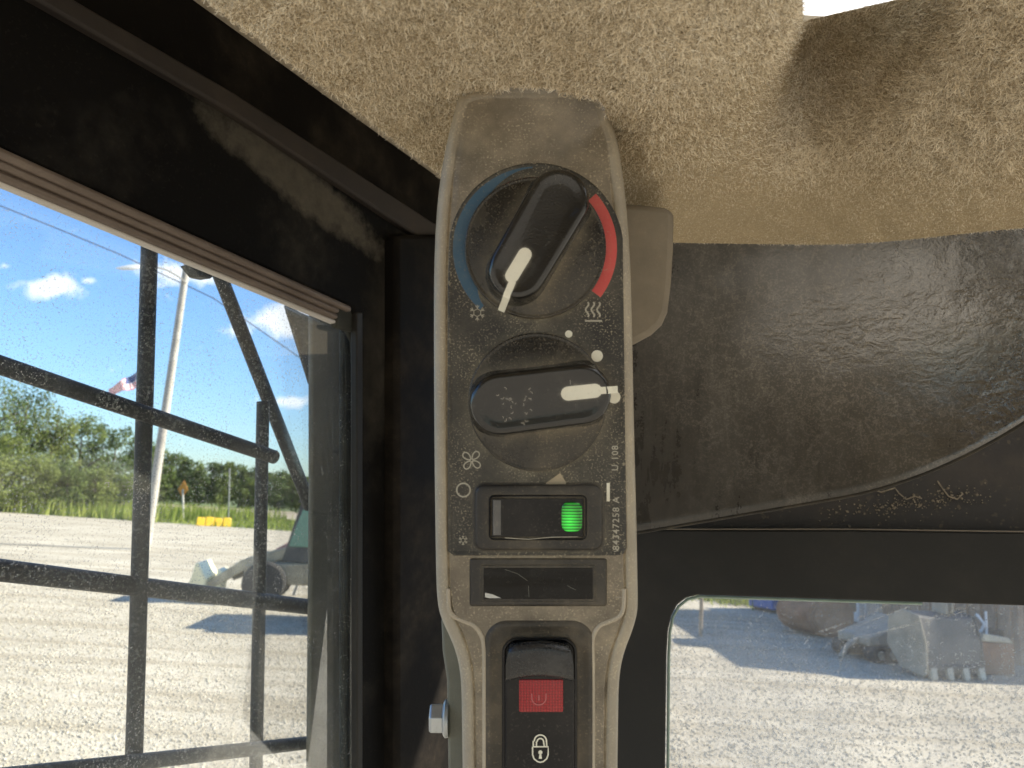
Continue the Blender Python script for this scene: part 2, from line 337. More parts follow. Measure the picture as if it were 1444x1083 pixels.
# curved dark panel
def panel_depth(px, py):
    x = (px - 900) / 544; y = (py - 540) / 200
    return .475 - .035 * x - .050 * max(0, x) ** 2 - .014 * y * y - .012 * y
def bottom_y(px):
    return 752 - 0.172 * (px - 900) if px < 1180 else 752 - .172 * 280 - .172 * (px - 1180) - .00088 * (px - 1180) ** 2
def pgrid(x0, x1, nx, ny, top, bot, depth):
    vs = []; fs = []
    for i in range(nx + 1):
        px = x0 + (x1 - x0) * i / nx; a, b = top(px), bot(px)
        for j in range(ny + 1):
            py = a + (b - a) * j / ny; vs.append(at_depth(px, py, depth(px, py)))
    for i in range(nx):
        for j in range(ny):
            k = i * (ny + 1) + j; fs.append((k, k + 1, k + ny + 2, k + ny + 1))
    return vs, fs
def wrinkle(n, f):
    return f
m, n, out = new_mat('dark_glossy_vinyl'); tc = n.node('ShaderNodeTexCoord').outputs['Object']; pos = n.node('ShaderNodeNewGeometry').outputs['Position']
pr = at_depth(1400, 440, panel_depth(1400, 440)); pm = at_depth(1150, 480, panel_depth(1150, 480))
wr = n.ramp(n.math('ADD', blob(n, pos, pr, RT, UP, .125, .10), n.math('MULTIPLY', n.noise(pos, 22, 4), .9)), 1.5, .55)
du = n.ramp(n.math('ADD', blob(n, pos, pm, RT, UP, .085, .08), n.math('MULTIPLY', n.math('SUBTRACT', n.noise(pos, 40, 7, .7), .5), 2.2)), 1.6, .1)
sp = n.ramp(n.noise(pos, 800, 3, .6), .52, .66)
streak = n.ramp(n.noise(n.scaled(pos, (1, 1, .12)), 110, 5, .65), .3, .8)
vein = n.ramp(n.math('ABSOLUTE', n.math('SUBTRACT', n.noise(pos, 90, 5, .65, .3), .5)), .03, .0)
fd = n.math('ADD', n.math('MULTIPLY', du, n.math('ADD', .18, n.math('MULTIPLY', sp, .45))), n.math('MULTIPLY', n.math('MULTIPLY', streak, n.ramp(wr, .6, .0)), .22))
fd = n.math('ADD', fd, n.math('MULTIPLY', n.math('MULTIPLY', vein, du), .35), clamp=True)
colr = n.mix(fd, (.020, .018, .015, 1), (.22, .19, .145, 1))
wn = n.math('MULTIPLY', n.noise(n.scaled(pos, (1, 1, 1.5)), 120, 3, .5, 1.0), n.ramp(n.noise(pos, 28, 3), .38, .62, .25, 1))
hgt = n.math('ADD', n.math('MULTIPLY', wn, n.math('MULTIPLY', wr, 1.0)), n.math('MULTIPLY', n.noise(pos, 900, 2), .12))
pb = n.node('ShaderNodeBsdfPrincipled', {'Base Color': colr, 'Roughness': n.math('ADD', .22, n.math('MULTIPLY', fd, .7)), 'Specular IOR Level': .5, 'Coat Weight': n.math('MULTIPLY', wr, 1.0), 'Coat IOR': 2.6, 'Coat Roughness': .17, 'Coat Normal': n.bump(hgt, .42, .003), 'Normal': n.bump(hgt, .12, .003)})
n.l.new(pb.outputs[0], out.inputs[0]); M['vinyl'] = m
cp = empty('curved_side_panel', at_depth(1200, 550, .45)); tag(cp, 'large dark glossy curved trim panel under the fuzzy headliner, right of the console', 'trim panel')
vs, fs = pgrid(840, 1760, 60, 26, lambda x: 300, bottom_y, panel_depth)
o = MB().add(vs, fs).build('panel_skin', M['vinyl'], cp, smooth=True, angle=30); md = o.modifiers.new('solid', 'SOLIDIFY'); md.thickness = .0015; md.offset = -1
MB().tube([at_depth(x, bottom_y(x) - 1, panel_depth(x, bottom_y(x)) - .0005) for x in range(840, 1761, 20)], .0010, 8).build('lower_lip', dusty('worn_panel_lip', (.022, .019, .014), (.13, .105, .07), .5, .6, .2, spec=.2, s1=40), cp, smooth=True)

# beige bracket behind the console
bp = [(870, 285), (905, 287), (938, 291), (948, 294), (952, 303), (951, 350), (948, 400), (943, 440), (935, 458), (920, 472), (896, 485), (870, 490)]
o = MB().prism([at_depth(x, y, .285) for x, y in bp], F * .05).build('mounting_bracket', M['beige_shell'], bevel=.003, bseg=3)
tag(o, 'beige plastic mounting bracket sticking out behind the right edge of the console', 'bracket')

# ------------------------------------------------------------------ headliner
def bound_x(py): return 1130 - 115 * sstep(-10, 240, py)
def hl_depth(px, py):
    r = ray(px, py); h = .134 + .022 * sstep(880, 1150, px) + .010 * sstep(560, 250, px)
    amp = .075 * sstep(285, 20, py)
    b = bound_x(py); wd0 = 5 + 110 * sstep(20, 290, py); s = sstep(b - 4 - wd0 * .4, b + 14 + wd0, px)
    h += amp * s * (1 - .85 * sstep(b + 30, b + 250, px))
    h += .006 * math.sin(px * .011 + py * .006) + .0015 * mnoise.noise(Vector((px * .03, py * .03, 0)))
    h -= .010 * math.exp(-((px - b + 70) / 80) ** 2) * sstep(270, 60, py)
    d = h / r.z + .014 * sstep(130, 185, py) * sstep(940, 860, px) * sstep(640, 700, px)
    lim = .455 - .03 * sstep(1100, 1500, px) - .09 * sstep(1000, 860, px)
    return smin(d, lim, .09)
def hl_low(px):
    if px < 622: return .75 * (px - 290) - 3
    if px < 648: return 246 + (144 - 246) * (px - 622) / 26
    if px < 848: return 128 + 16 * ((px - 748) / 100) ** 4 + 3 * math.sin((px - 648) * .05) - 5 * math.sin((px - 648) / 200 * math.pi)
    if px < 905: return 144 + (338 - 144) * sstep(848, 885, px)
    return 341 + 4 * math.sin((px - 900) / 190) - 22 * sstep(1150, 1500, px)
def hl_top(px): return -330 if px < 1131 else (30 - (px - 1132) * .23)
hl = empty('headliner', at_depth(800, 60, .24)); tag(hl, 'beige fuzzy carpet headliner covering the cab ceiling around the console top', 'headliner')
vs = []; fs = []; NX, NY = 260, 150
cols = list(np.linspace(180, 1800, NX + 1))
cols = sorted(set(cols + [1100, 1110, 1118, 1126, 1130, 1131.9, 1132.1, 1136, 1142, 1150] + list(np.linspace(615, 655, 14)) + list(np.linspace(845, 890, 14))))
for px in cols:
    a, b = hl_top(px), hl_low(px)
    for j in range(NY + 1):
        py = max(a, -330 + (b + 330) * j / NY) if b > a else b; vs.append(at_depth(px, py, hl_depth(px, py)))
for i in range(len(cols) - 1):
    for j in range(NY):
        k = i * (NY + 1) + j; fs.append((k, k + 1, k + NY + 2, k + NY + 1))
m, n, out = new_mat('headliner_backing'); tc = n.node('ShaderNodeTexCoord').outputs['Object']
c = n.mix(n.noise(tc, 700, 3), (.26, .20, .12, 1), (.56, .46, .30, 1))
n.l.new(n.node('ShaderNodeBsdfPrincipled', {'Base Color': c, 'Roughness': .95, 'Specular IOR Level': .1, 'Normal': n.bump(n.noise(tc, 600, 4, .7), .9, .0012)}).outputs[0], out.inputs[0])
MB().add(vs, fs).build('carpet_backing', m, hl, smooth=True, angle=180)
# fibres: curled ribbons rooted in the backing
NF = 260000
fx = rng.uniform(200, 1500, NF); fy = rng.uniform(-60, 352, NF)
P = []; keepd = []
eps = 3.0
for x, y in zip(fx, fy):
    lo = hl_low(x)
    if y > lo + 1 or y < hl_top(x): continue
    if 656 < x < 842 and y > 140: continue
    d = hl_depth(x, y); p = at_depth(x, y, d); a = at_depth(x + eps, y, hl_depth(x + eps, y)) - p; b = at_depth(x, y - eps, hl_depth(x, y - eps)) - p
    nn = a.cross(b); nn.normalize()
    if nn.dot(p - CAM) > 0: nn = -nn
    P.append((*p, *nn)); keepd.append((x, y))
P = np.array(P); K = len(P); base = P[:, :3]; nr = P[:, 3:]; xy = np.array(keepd)
t1 = rng.normal(size=(K, 3)); t1 -= nr * (t1 * nr).sum(1)[:, None]; t1 /= np.linalg.norm(t1, axis=1)[:, None]
t2 = np.cross(nr, t1)
flat = np.clip((xy[:, 1] - 210) / 90, 0, 1) * (xy[:, 0] > 870)           # shorter nap towards the lower roll
L = rng.uniform(.0012, .0030, K) * (1 - .55 * flat) * (1 + .25 * (xy[:, 0] > 1080))
lift = rng.uniform(.15, .8, K); curl = rng.uniform(.6, 3.4, K) * rng.choice([-1, 1], K); wd = rng.uniform(.00010, .00018, K) * (1 - .3 * flat)
S = 4; V = np.zeros((K, (S + 1) * 2, 3))
for s in range(S + 1):
    t = s / S; ang = curl * t
    dirp = t1 * (np.sin(ang) / np.where(abs(curl) < .2, .2, curl))[:, None] + t2 * ((1 - np.cos(ang)) / np.where(abs(curl) < .2, .2, curl))[:, None]
    c_ = base - nr * .0003 + dirp * L[:, None] + nr * (L * lift * math.sin(math.pi * .62 * t))[:, None]
    tang = t1 * np.cos(ang)[:, None] + t2 * np.sin(ang)[:, None]
    side = np.cross(tang, nr + t1 * rng.normal(size=(1, 1)) * .1); side /= np.linalg.norm(side, axis=1)[:, None]
    wv = side * (wd * (1 - .6 * t))[:, None]
    V[:, 2 * s] = c_ - wv; V[:, 2 * s + 1] = c_ + wv
inv = np.array(hl.matrix_world.inverted()); V = V.reshape(-1, 3) + inv[:3, 3]
q = np.array([[2 * s, 2 * s + 1, 2 * s + 3, 2 * s + 2] for s in range(S)]); Fq = (q[None] + (np.arange(K) * (S + 1) * 2)[:, None, None]).reshape(-1, 4)
def fast_mesh(name, V, Fq, mat, parent=None):
    me = bpy.data.meshes.new(name); k = Fq.shape[1]
    me.vertices.add(len(V)); me.vertices.foreach_set('co', V.astype(np.float32).ravel())
    me.loops.add(Fq.size); me.loops.foreach_set('vertex_index', Fq.astype(np.int32).ravel())
    me.polygons.add(len(Fq)); me.polygons.foreach_set('loop_start', np.arange(len(Fq), dtype=np.int32) * k)
    me.update(calc_edges=True); me.materials.append(mat)
    o = bpy.data.objects.new(name, me); COL.objects.link(o)
    if parent is not None: o.parent = parent
    return o
m, n, out = new_mat('headliner_fibre'); rnd = n.node('ShaderNodeNewGeometry').outputs['Random Per Island']
c = n.node('ShaderNodeValToRGB', {0: rnd}); cr = c.color_ramp
cr.elements[0].position = 0; cr.elements[0].color = (.38, .31, .21, 1); cr.elements[1].position = 1; cr.elements[1].color = (1.0, .95, .82, 1)
e = cr.elements.new(.6); e.color = (.88, .78, .60, 1)
ps_ = n.node('ShaderNodeNewGeometry').outputs['Position']; st_ = n.ramp(n.noise(ps_, 14, 6, .65), .35, .62)
tn_ = n.node('ShaderNodeMix', data_type='RGBA', blend_type='MULTIPLY'); tn_.inputs[0].default_value = 1; n.l.new(c.outputs[0], tn_.inputs[6]); n.l.new(n.mix(st_, (.88, .85, .80, 1), (1, 1, 1, 1)), tn_.inputs[7])
df = n.node('ShaderNodeBsdfDiffuse', {'Color': tn_.outputs[2]}).outputs[0]; tl = n.node('ShaderNodeBsdfTranslucent', {'Color': tn_.outputs[2]}).outputs[0]
n.l.new(n.node('ShaderNodeMixShader', {0: .25, 1: df, 2: tl}).outputs[0], out.inputs[0])
tag(fast_mesh('carpet_fibres', V, Fq, m, hl), kind='stuff')

# roof with a translucent hatch
Z = CAM.z
roofm = dusty('roof_liner', (.40, .34, .25), (.3, .26, .19), .8, .4, .1, s1=10)
hx0, hx1, hy0, hy1 = .10, .62, -.15, .42
mb = MB()
wl_ = lambda y: CORNER.x + (y - CORNER.y) * D1.x / D1.y - .004
mb.prism([(hx0, -.70, Z + .28), (hx0, .80, Z + .28), (wl_(.80), .80, Z + .28), (wl_(-.70), -.70, Z + .28)], (0, 0, .04)); mb.box(((hx1 + 1.3) / 2, .05, Z + .30), (1.3 - hx1, 1.5, .04))
mb.box(((hx0 + hx1) / 2, (-.70 + hy0) / 2, Z + .30), (hx1 - hx0 - .002, hy0 + .70, .04)); mb.box(((hx0 + hx1) / 2, (hy1 + .80) / 2, Z + .30), (hx1 - hx0 - .002, .80 - hy1, .04))
tag(mb.build('ceiling', roofm), kind='structure')
m, n, out = new_mat('milky_roof_hatch')
n.l.new(n.node('ShaderNodeMixShader', {0: .75, 1: n.node('ShaderNodeBsdfDiffuse', {'Color': (.85, .85, .83, 1)}).outputs[0], 2: n.node('ShaderNodeBsdfTranslucent', {'Color': (.95, .95, .92, 1)}).outputs[0]}).outputs[0], out.inputs[0])
tag(MB().box(((hx0 + hx1) / 2, (hy0 + hy1) / 2, Z + .335), (hx1 - hx0 + .04, hy1 - hy0 + .04, .006)).build('roof_hatch', m, bevel=.002),
    'bright milky roof hatch glowing through the gap at the top edge of the headliner', 'roof hatch')
# outer side of the cab and an added sky blocker behind
tag(MB().box((.30, -.73, Z + .18), (1.96, .05, .20)).build('wall_sky_blocker', dusty('beige_sky_blocker', (.42, .36, .27), (.3, .26, .19), .8, .4, .1, s1=10), bevel=.01), kind='structure')  # added, unseen: blocks blue sky behind and bounces warm light
tag(MB().box((1.28, .1, Z + .17), (.05, .9, .22)).build('wall_outer', M['frame'], bevel=.01), kind='structure')

# ------------------------------------------------------------------ control console
CD = .25
con = empty('control_console', CAM + F * CD, CROT)
tag(con, 'tall dusty beige control console with two black rotary knobs and rocker switches', 'control console')
def L(px, py, z=0.0): k = (CD - z) / FPX; return Vector(((px - CX) * k, (CY - py) * k, z))
PX = CD / FPX
# outline: left and right edges by image row
LEFT = [(124, 690), (128, 665), (137, 648), (155, 641), (200, 630), (250, 621), (300, 615.5), (360, 612.5), (430, 611.5), (600, 612), (740, 613.5), (820, 615), (856, 618), (876, 624), (896, 633), (916, 641), (940, 647), (970, 650), (1020, 651), (1100, 652), (1180, 652)]
RIGHT = [(124, 806), (128, 832), (137, 848), (155, 856), (200, 871), (250, 879), (300, 884.5), (360, 888.5), (430, 891), (600, 894.5), (740, 898), (820, 899.5), (856, 899.5), (876, 896), (896, 889.5), (916, 882), (940, 876), (970, 873), (1020, 872), (1100, 871), (1180, 871)]
def cat(pts, t):
    n_ = len(pts); i = min(int(t), n_ - 2); u = t - i; p = [Vector(pts[max(0, min(n_ - 1, i + k))] + (0,)) for k in (-1, 0, 1, 2)]
    return (2 * p[1] + (p[2] - p[0]) * u + (2 * p[0] - 5 * p[1] + 4 * p[2] - p[3]) * u * u + (3 * p[1] - p[0] - 3 * p[2] + p[3]) * u ** 3) * .5
def dense(pts, per=5): return [cat(pts, k / per) for k in range((len(pts) - 1) * per + 1)]
lf = [Vector((p.y, p.x)) for p in dense(LEFT)]; rg = [Vector((p.y, p.x)) for p in dense(RIGHT)]
outline = lf + rg[::-1]                               # (px,py), closed: down the left, up the right
def offset(poly, d):
    n_ = len(poly); out = []
    c = Vector((755, 640))
    for i, p in enumerate(poly):
        t = (poly[(i + 1) % n_] - poly[i - 1]); nr_ = Vector((t.y, -t.x)).normalized()
        out.append(p + nr_ * d)
    return out
sgn = 1 if (offset(outline, 1)[30] - Vector((755, outline[30].y))).length < (outline[30] - Vector((755, outline[30].y))).length else -1
def ol(d, z, gr=0.0):
    base = offset(outline, sgn * 1.0); res = []
    for p0, p1_ in zip(outline, base):
        k = .8 + .2 * sstep(140, 270, p0.y); q_ = p0 + (p1_ - p0) * (d * k if d > 4 else d); res.append(L(q_.x, q_.y, z - gr * sstep(215, 300, p0.y)))
    return res
# base loops measured at the face plane so that side walls run straight back
def olb(z): return [Vector((v.x, v.y, z)) for v in ol(0, -.004)]
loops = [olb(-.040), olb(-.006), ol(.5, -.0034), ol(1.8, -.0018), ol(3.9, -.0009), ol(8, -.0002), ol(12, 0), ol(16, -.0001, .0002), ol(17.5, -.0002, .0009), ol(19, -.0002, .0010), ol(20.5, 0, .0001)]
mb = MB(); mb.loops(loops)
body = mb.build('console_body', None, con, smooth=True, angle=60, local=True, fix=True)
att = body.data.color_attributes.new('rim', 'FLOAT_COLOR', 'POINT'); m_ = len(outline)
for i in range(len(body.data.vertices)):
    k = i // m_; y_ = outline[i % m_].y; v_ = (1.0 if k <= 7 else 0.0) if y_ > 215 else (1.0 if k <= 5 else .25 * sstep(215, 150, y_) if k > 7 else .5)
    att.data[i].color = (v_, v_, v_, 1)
def rim_light_mix(n, f, base):
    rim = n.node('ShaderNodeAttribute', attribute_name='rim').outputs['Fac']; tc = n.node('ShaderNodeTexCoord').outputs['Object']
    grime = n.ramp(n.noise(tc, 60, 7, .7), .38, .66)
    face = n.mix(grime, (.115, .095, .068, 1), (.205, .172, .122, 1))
    return n.mix(rim, face, base)  # rim paler: side light put into the colour; face also carries grime
body.data.materials[0] = dusty('beige_console_plastic', (.29, .257, .198), (.54, .46, .33), .4, .45, .6, s1=30, s2=1300, bump=.5, bscale=2200, ao=.6, aod=.006, lo=.42, hi=.72, basefn=rim_light_mix, spt=.57)
def rrect(x0, y0, x1, y1, r, n_=6):
    pts = []
    for cx, cy, a in ((x1 - r, y0 + r, -90), (x1 - r, y1 - r, 0), (x0 + r, y1 - r, 90), (x0 + r, y0 + r, 180)):
        for k in range(n_ + 1):
            q_ = R_(a + 90 * k / n_); pts.append(Vector((cx + r * math.cos(q_), cy + r * math.sin(q_))))
    return pts
def inset(pts, d):
    cx = sum(p.x for p in pts) / len(pts); n_ = len(pts); out = []
    for i, p in enumerate(pts):
        t = pts[(i + 1) % n_] - pts[i - 1]; v = Vector((-t.y, t.x)).normalized(); out.append(p + v * d)
    return out
def stack(name, pts, prof, mat, parent=None, smooth=True, angle=50, cap0=False):
    """prof: (inset px, z mm) list; pts clockwise on screen"""
    ls = [[L(p.x, p.y, z / 1000) for p in inset(pts, d)] for d, z in prof]
    return MB().loops(ls, cap0=cap0).build(name, mat, parent or con, smooth=smooth, angle=angle, local=True)
def arc(cx, cy, r, a0, a1, n_): return [Vector((cx + r * math.cos(R_(a0 + (a1 - a0) * k / n_)), cy - r * math.sin(R_(a0 + (a1 - a0) * k / n_)))) for k in range(n_ + 1)]
# black label: round top (122 px radius round the upper dial) running into straight sides
KX, KY = 756, 353
lab = arc(KX, KY, 121, 172, 8, 40) + [Vector((876.5, 400)), Vector((879, 600)), Vector((881, 772)), Vector((878, 779)), Vector((872, 781)), Vector((640, 781)), Vector((634, 777)), Vector((633.5, 600)), Vector((634, 400))]
stack('label_plate', lab, [(-2.5, -.7), (-2.5, .15), (-1, .32), (1, .32), (3.5, .05), (5, .05)], M['label'])
ZL = .05                                             # print level, mm
def flat(name, polys, z, mat, th=.06, parent=None):
    mb = MB()
    for p in polys: mb.loops([[L(v[0], v[1], (z) / 1000) for v in p], [L(v[0], v[1], (z + th) / 1000) for v in p]])
    return mb.build(name, mat, parent or con, local=True)
def ring(cx, cy, r0, r1, a0, a1, n_=40, taper=None):
    o_ = arc(cx, cy, r1, a0, a1, n_); i_ = arc(cx, cy, r0, a0, a1, n_)
    if taper: i_ = [Vector((cx, cy)) + (v - Vector((cx, cy))) * (1 + taper(k / n_)) for k, v in enumerate(i_)]
    mb = MB(); lo_ = [L(v.x, v.y, ZL / 1000) for v in o_ + i_]; hi_ = [L(v.x, v.y, (ZL + .07) / 1000) for v in o_ + i_]; m_ = len(o_); vs = lo_ + hi_; N = len(lo_); fs = []
    for k in range(m_ - 1):
        fs += [(N + k, N + k + 1, N + m_ + k + 1, N + m_ + k), (k, k + 1, N + k + 1, N + k), (m_ + k, m_ + k + 1, N + m_ + k + 1, N + m_ + k)]
    return mb.add(vs, fs)
ring(KX - 1, KY - 3, 97, 116.5, 92, 228, taper=lambda t: .165 * (1 - sstep(0, .38, t)) + .12 * sstep(.86, 1, t)).build('cold_scale', M['blue'], con, local=True)
ring(KX - 1, KY - 3, 97, 100.5, 84, 118, 20, taper=lambda t: .05 * t * .3).build('warm_scale_tip', M['red'], con, local=True)
ring(KX - 1, KY - 3, 96, 115, 42, -37, taper=lambda t: 0).build('warm_scale', M['red'], con, local=True)
def strokes(name, lines, wd, mat=None, z=None, parent=None):
    mb = MB(); z = (ZL + .08 if z is None else z) / 1000
    for ln in lines: ribbon(mb, [L(x, y, z) for x, y in ln], wd * PX, Vector((0, 0, 1)))
    return mb.build(name, mat or M['print'], parent or con, fix=False, local=True)
def circ(cx, cy, r, n_=24, a0=0, a1=360): return [(cx + r * math.cos(R_(a0 + (a1 - a0) * k / n_)), cy + r * math.sin(R_(a0 + (a1 - a0) * k / n_))) for k in range(n_ + 1)]
def flake(cx, cy, r):
    out = []
    for k in range(6):
        a = R_(60 * k + 30); ex, ey = cx + r * math.cos(a), cy + r * math.sin(a); mx, my = cx + r * .62 * math.cos(a), cy + r * .62 * math.sin(a)
        out.append([(cx + r * .5 * math.cos(a), cy + r * .5 * math.sin(a)), (ex, ey)])
        for s in (-1, 1):
            b = a + s * R_(38); out.append([(mx, my), (mx + r * .38 * math.cos(b), my + r * .38 * math.sin(b))])
    out.append([(cx + r * .5 * math.cos(R_(60 * k + 30)), cy + r * .5 * math.sin(R_(60 * k + 30))) for k in range(7)])
    return out
strokes('snowflake_icon', flake(673, 441, 11), 0.95)
strokes('small_snowflake_icon', flake(653, 762, 6.5), 0.9)
strokes('heat_icon', [[(828 + 8 * i + 2.2 * math.sin(t * .85 + .4), 426 + 2.1 * t) for t in range(11)] for i in range(3)] + [[(825, 452.5), (849, 452.5)]], 2.3)
fan = []
for k in range(4):
    a = R_(90 * k + 40); d = Vector((math.cos(a), math.sin(a))); e_ = Vector((-d.y, d.x)); c0 = Vector((665, 649))
    fan.append([tuple(c0 + d * (2 + 13 * .5 * (1 - math.cos(t))) + e_ * (5.2 * math.sin(t) * (.55 + .45 * (1 - math.cos(t)) / 2))) for t in [2 * math.pi * j / 18 for j in range(19)]])
strokes('fan_icon', fan + [circ(665, 649, 2, 10)], 1.6)
strokes('off_circle_icon', [circ(653.5, 691, 9.5, 28)], 2.0)
flat('on_bar_icon', [[(855.5, 681), (860, 681), (860, 707), (855.5, 707)]], ZL, M['white'])
flat('speed_dot', [circ(802, 471, 5.2, 16)[:-1]], ZL, M['white']); flat('speed_dot', [circ(842, 502, 8.2, 20)[:-1]], ZL, M['white']); flat('speed_dot', [circ(866, 560, 9.0, 20)[:-1]], ZL, M['white'])
def text(body, px, py, hpx, rot, name, mat, parent=None, z=None, spacing=1.1, stretch=1.0):
    cu = bpy.data.curves.new(name, 'FONT'); cu.body = body; cu.size = hpx / .70 * PX; cu.extrude = .00002; cu.space_character = spacing; cu.resolution_u = 3
    cu.align_x = 'LEFT'; cu.align_y = 'BOTTOM_BASELINE'; cu.offset = .00002
    t = bpy.data.objects.new(name + '_tmp', cu); COL.objects.link(t)
    me = bpy.data.meshes.new_from_object(t.evaluated_get(bpy.context.evaluated_depsgraph_get())); bpy.data.objects.remove(t)
    me.transform(Matrix.Translation(L(px, py, (ZL + .08 if z is None else z) / 1000)) @ Matrix.Rotation(R_(rot), 4, 'Z') @ Matrix.Diagonal((stretch, 1, 1, 1)))
    me.materials.clear(); me.materials.append(mat); o = bpy.data.objects.new(name, me); COL.objects.link(o); o.parent = parent or con; return o
text('U 108', 871.5, 664, 9, 90, 'printed_code', M['print'], stretch=1.0, spacing=1.15)
text('84347258 A', 873, 776, 9.3, 90, 'printed_part_number', M['print'], stretch=1.0, spacing=1.16)
strokes('printed_tick', [[(868, 782), (866, 778), (872, 776)]], 1.2)

# rotary knobs
def capsule(a, b, ra, rb, n_=14):
    a, b = Vector(a), Vector(b); ang = math.atan2(-(b.y - a.y), b.x - a.x)   # screen-up positive
    d = math.degrees(ang); return arc(b.x, b.y, rb, d + 90, d - 90, n_) + arc(a.x, a.y, ra, d - 90, d - 270, n_)
def knob(cx, cy, r, a, b, ra, rb, pointer_pts, label):
    kn = bpy.data.objects.new('rotary_knob', None); COL.objects.link(kn); kn.parent = con; kn.location = L(cx, cy, 0); kn['label'] = label
    off = kn.location
    def bl(name, loops_, mat, **k):
        return MB().loops([[v - off for v in l] for l in loops_]).build(name, mat, kn, smooth=True, local=True, **k)
    C3 = L(cx, cy, .003); rr = r * (CD - .003) / FPX
    prof = [(1.0, .1), (1.0, 2.6), (.992, 3.0), (.975, 3.1), (.96, 2.9), (.94, 2.95), (.80, 3.6), (.55, 4.2), (.3, 4.5)]
    bl('dial', [[Vector((C3.x + rr * s * math.cos(q_), C3.y + rr * s * math.sin(q_), z / 1000)) for q_ in [2 * math.pi * k / 72 for k in range(72)]] for s, z in prof], M['knob'], angle=60)
    top = capsule(a, b, ra, rb); T = [L(p.x, p.y, .0125) for p in top]; n_ = len(T); ls = []
    for d, z in ((-9, 2.6), (-6, 3.3), (-3.5, 4.2), (-1.5, 6), (-.4, 8.5), (0, 10.4), (1.2, 11.6), (3.2, 12.3), (6, 12.6), (10, 12.5), (16, 12.2), (22, 12.05)):
        l = []
        for i in range(n_):
            t = T[(i + 1) % n_] - T[i - 1]; v = Vector((t.y, -t.x, 0)).normalized(); p = T[i] + v * (d * PX); 
            dv = Vector((p.x - C3.x, p.y - C3.y)); lim = rr * .985
            if d < 0 and dv.length > lim and z < 5: dv = dv.normalized() * lim; p = Vector((C3.x + dv.x, C3.y + dv.y, 0))
            l.append(Vector((p.x, p.y, z / 1000)))
        ls.append(l)
    bl('grip', ls, M['grip'], angle=70)
    mb = MB()
    poly, path, wd_ = pointer_pts
    mb.loops([[L(x, y, .01235) - off for x, y in poly], [L(x, y, .01275) - off for x, y in poly]])
    ls = []; cen = [L(x, y, z / 1000) - off for x, y, z in path]; d_ = Vector((cen[-1].x - cen[0].x, cen[-1].y - cen[0].y, 0)).normalized(); sd_ = Vector((-d_.y, d_.x, 0))
    for i, c_ in enumerate(cen):
        t_ = (cen[min(i + 1, len(cen) - 1)] - cen[max(0, i - 1)]).normalized(); u_ = sd_.cross(t_); u_ = u_ if u_.z + u_.dot(d_) > 0 else -u_
        ls.append([c_ + sd_ * wd_ * PX / 2, c_ - sd_ * wd_ * PX / 2, c_ - sd_ * wd_ * PX / 2 - u_ * .0012, c_ + sd_ * wd_ * PX / 2 - u_ * .0012])
    mb.loops(ls)
    mb.build('pointer_mark', M['white'], kn, local=True)
    return kn
p1 = [(tuple(p)) for p in capsule((722, 389), (740, 359), 9.8, 9.8, 8)]
q1 = [(719.5, 397), (725, 400), (718, 419), (713.5, 440), (702.5, 438), (707, 420), (713, 405)]
knob(755, 349, 100, (730, 380), (788, 280), 41.5, 43.5, (p1, [(723, 396, 12.75), (719, 406, 12.7), (715.5, 414, 12.6), (713.5, 420, 12.0), (711.5, 426, 9.6), (709, 432, 6.8), (706.5, 439, 4.6)], 9.5), 'upper temperature knob with pointer turned to the lower left')
p2 = [(tuple(p)) for p in capsule((801, 555), (839, 551), 10, 10, 8)]
q2 = [(846, 545.5), (869, 543.5), (871, 556), (848, 557)]
knob(758, 567, 98, (706, 570), (820, 556), 44, 43, (p2, [(844, 551, 12.75), (854, 550.3, 12.6), (860, 550, 12.4), (864.5, 549.7, 11.6), (868, 549.4, 9.6), (871, 549, 7.5)], 9.5), 'lower fan knob with pointer turned to the right')

# fine scratches on the fan knob and dirt arcs
scr = []
for k in range(30):
    x, y = random.choice(((708, 552), (714, 562), (722, 572), (714, 585), (748, 552), (745, 565), (742, 580), (741, 588))); x += random.gauss(0, 3); y += random.gauss(0, 4); a = random.uniform(0, 3.1); l = random.uniform(1, 3.6)
    scr.append([(x, y), (x + l * math.cos(a), y + l * math.sin(a)), (x + l * 1.5 * math.cos(a + .5), y + l * 1.5 * math.sin(a + .5))])
scr += [[(804, 536), (804.5, 542)], [(710, 388), (714, 391)]]
scf = strokes('knob_scuffs', scr, .8, dusty('pale_scuff', (.28, .26, .22), (.1, .1, .09), .6, .6, .3), 12.6); tag(scf, kind='stuff')

# sticker corner
flat('sticker_corner', [[(770, 681), (790, 667), (798, 680), (798, 684), (770, 684)]], .3, dusty('tan_sticker', (.42, .35, .24), (.2, .17, .12), .7, .5, .4, s1=120), .25)
# AC rocker switch
stack('switch_housing', rrect(669, 683, 850, 776, 14), [(-3, .0), (0, .3), (0, 2.0), (2, 2.8), (5, 3.1), (12, 3.1)], M['housing'])
rk = rrect(692, 701, 825, 759, 6)
stack('rocker_frame', rrect(689, 698, 828, 762, 8), [(0, 1.6), (0, 3.4), (1.2, 3.7), (2.5, 3.6), (3.2, 2.2)], M['rocker'])
mb = MB()
def rockbox(xs, zs, y0, y1):
    ls = []
    for x, z in zip(xs, zs): ls.append([L(x, y0, .0015), L(x, y0 + 1.5, z / 1000), L(x, y1 - 1.5, z / 1000), L(x, y1, .0015)])
    return MB().loops(ls)
rockbox([693, 694, 707, 709, 740, 790, 822, 824], [2.0, 5.6, 4.6, 4.2, 3.6, 3.9, 4.4, 2.2], 702, 758).build('rocker', M['rocker'], con, smooth=True, angle=22, local=True)
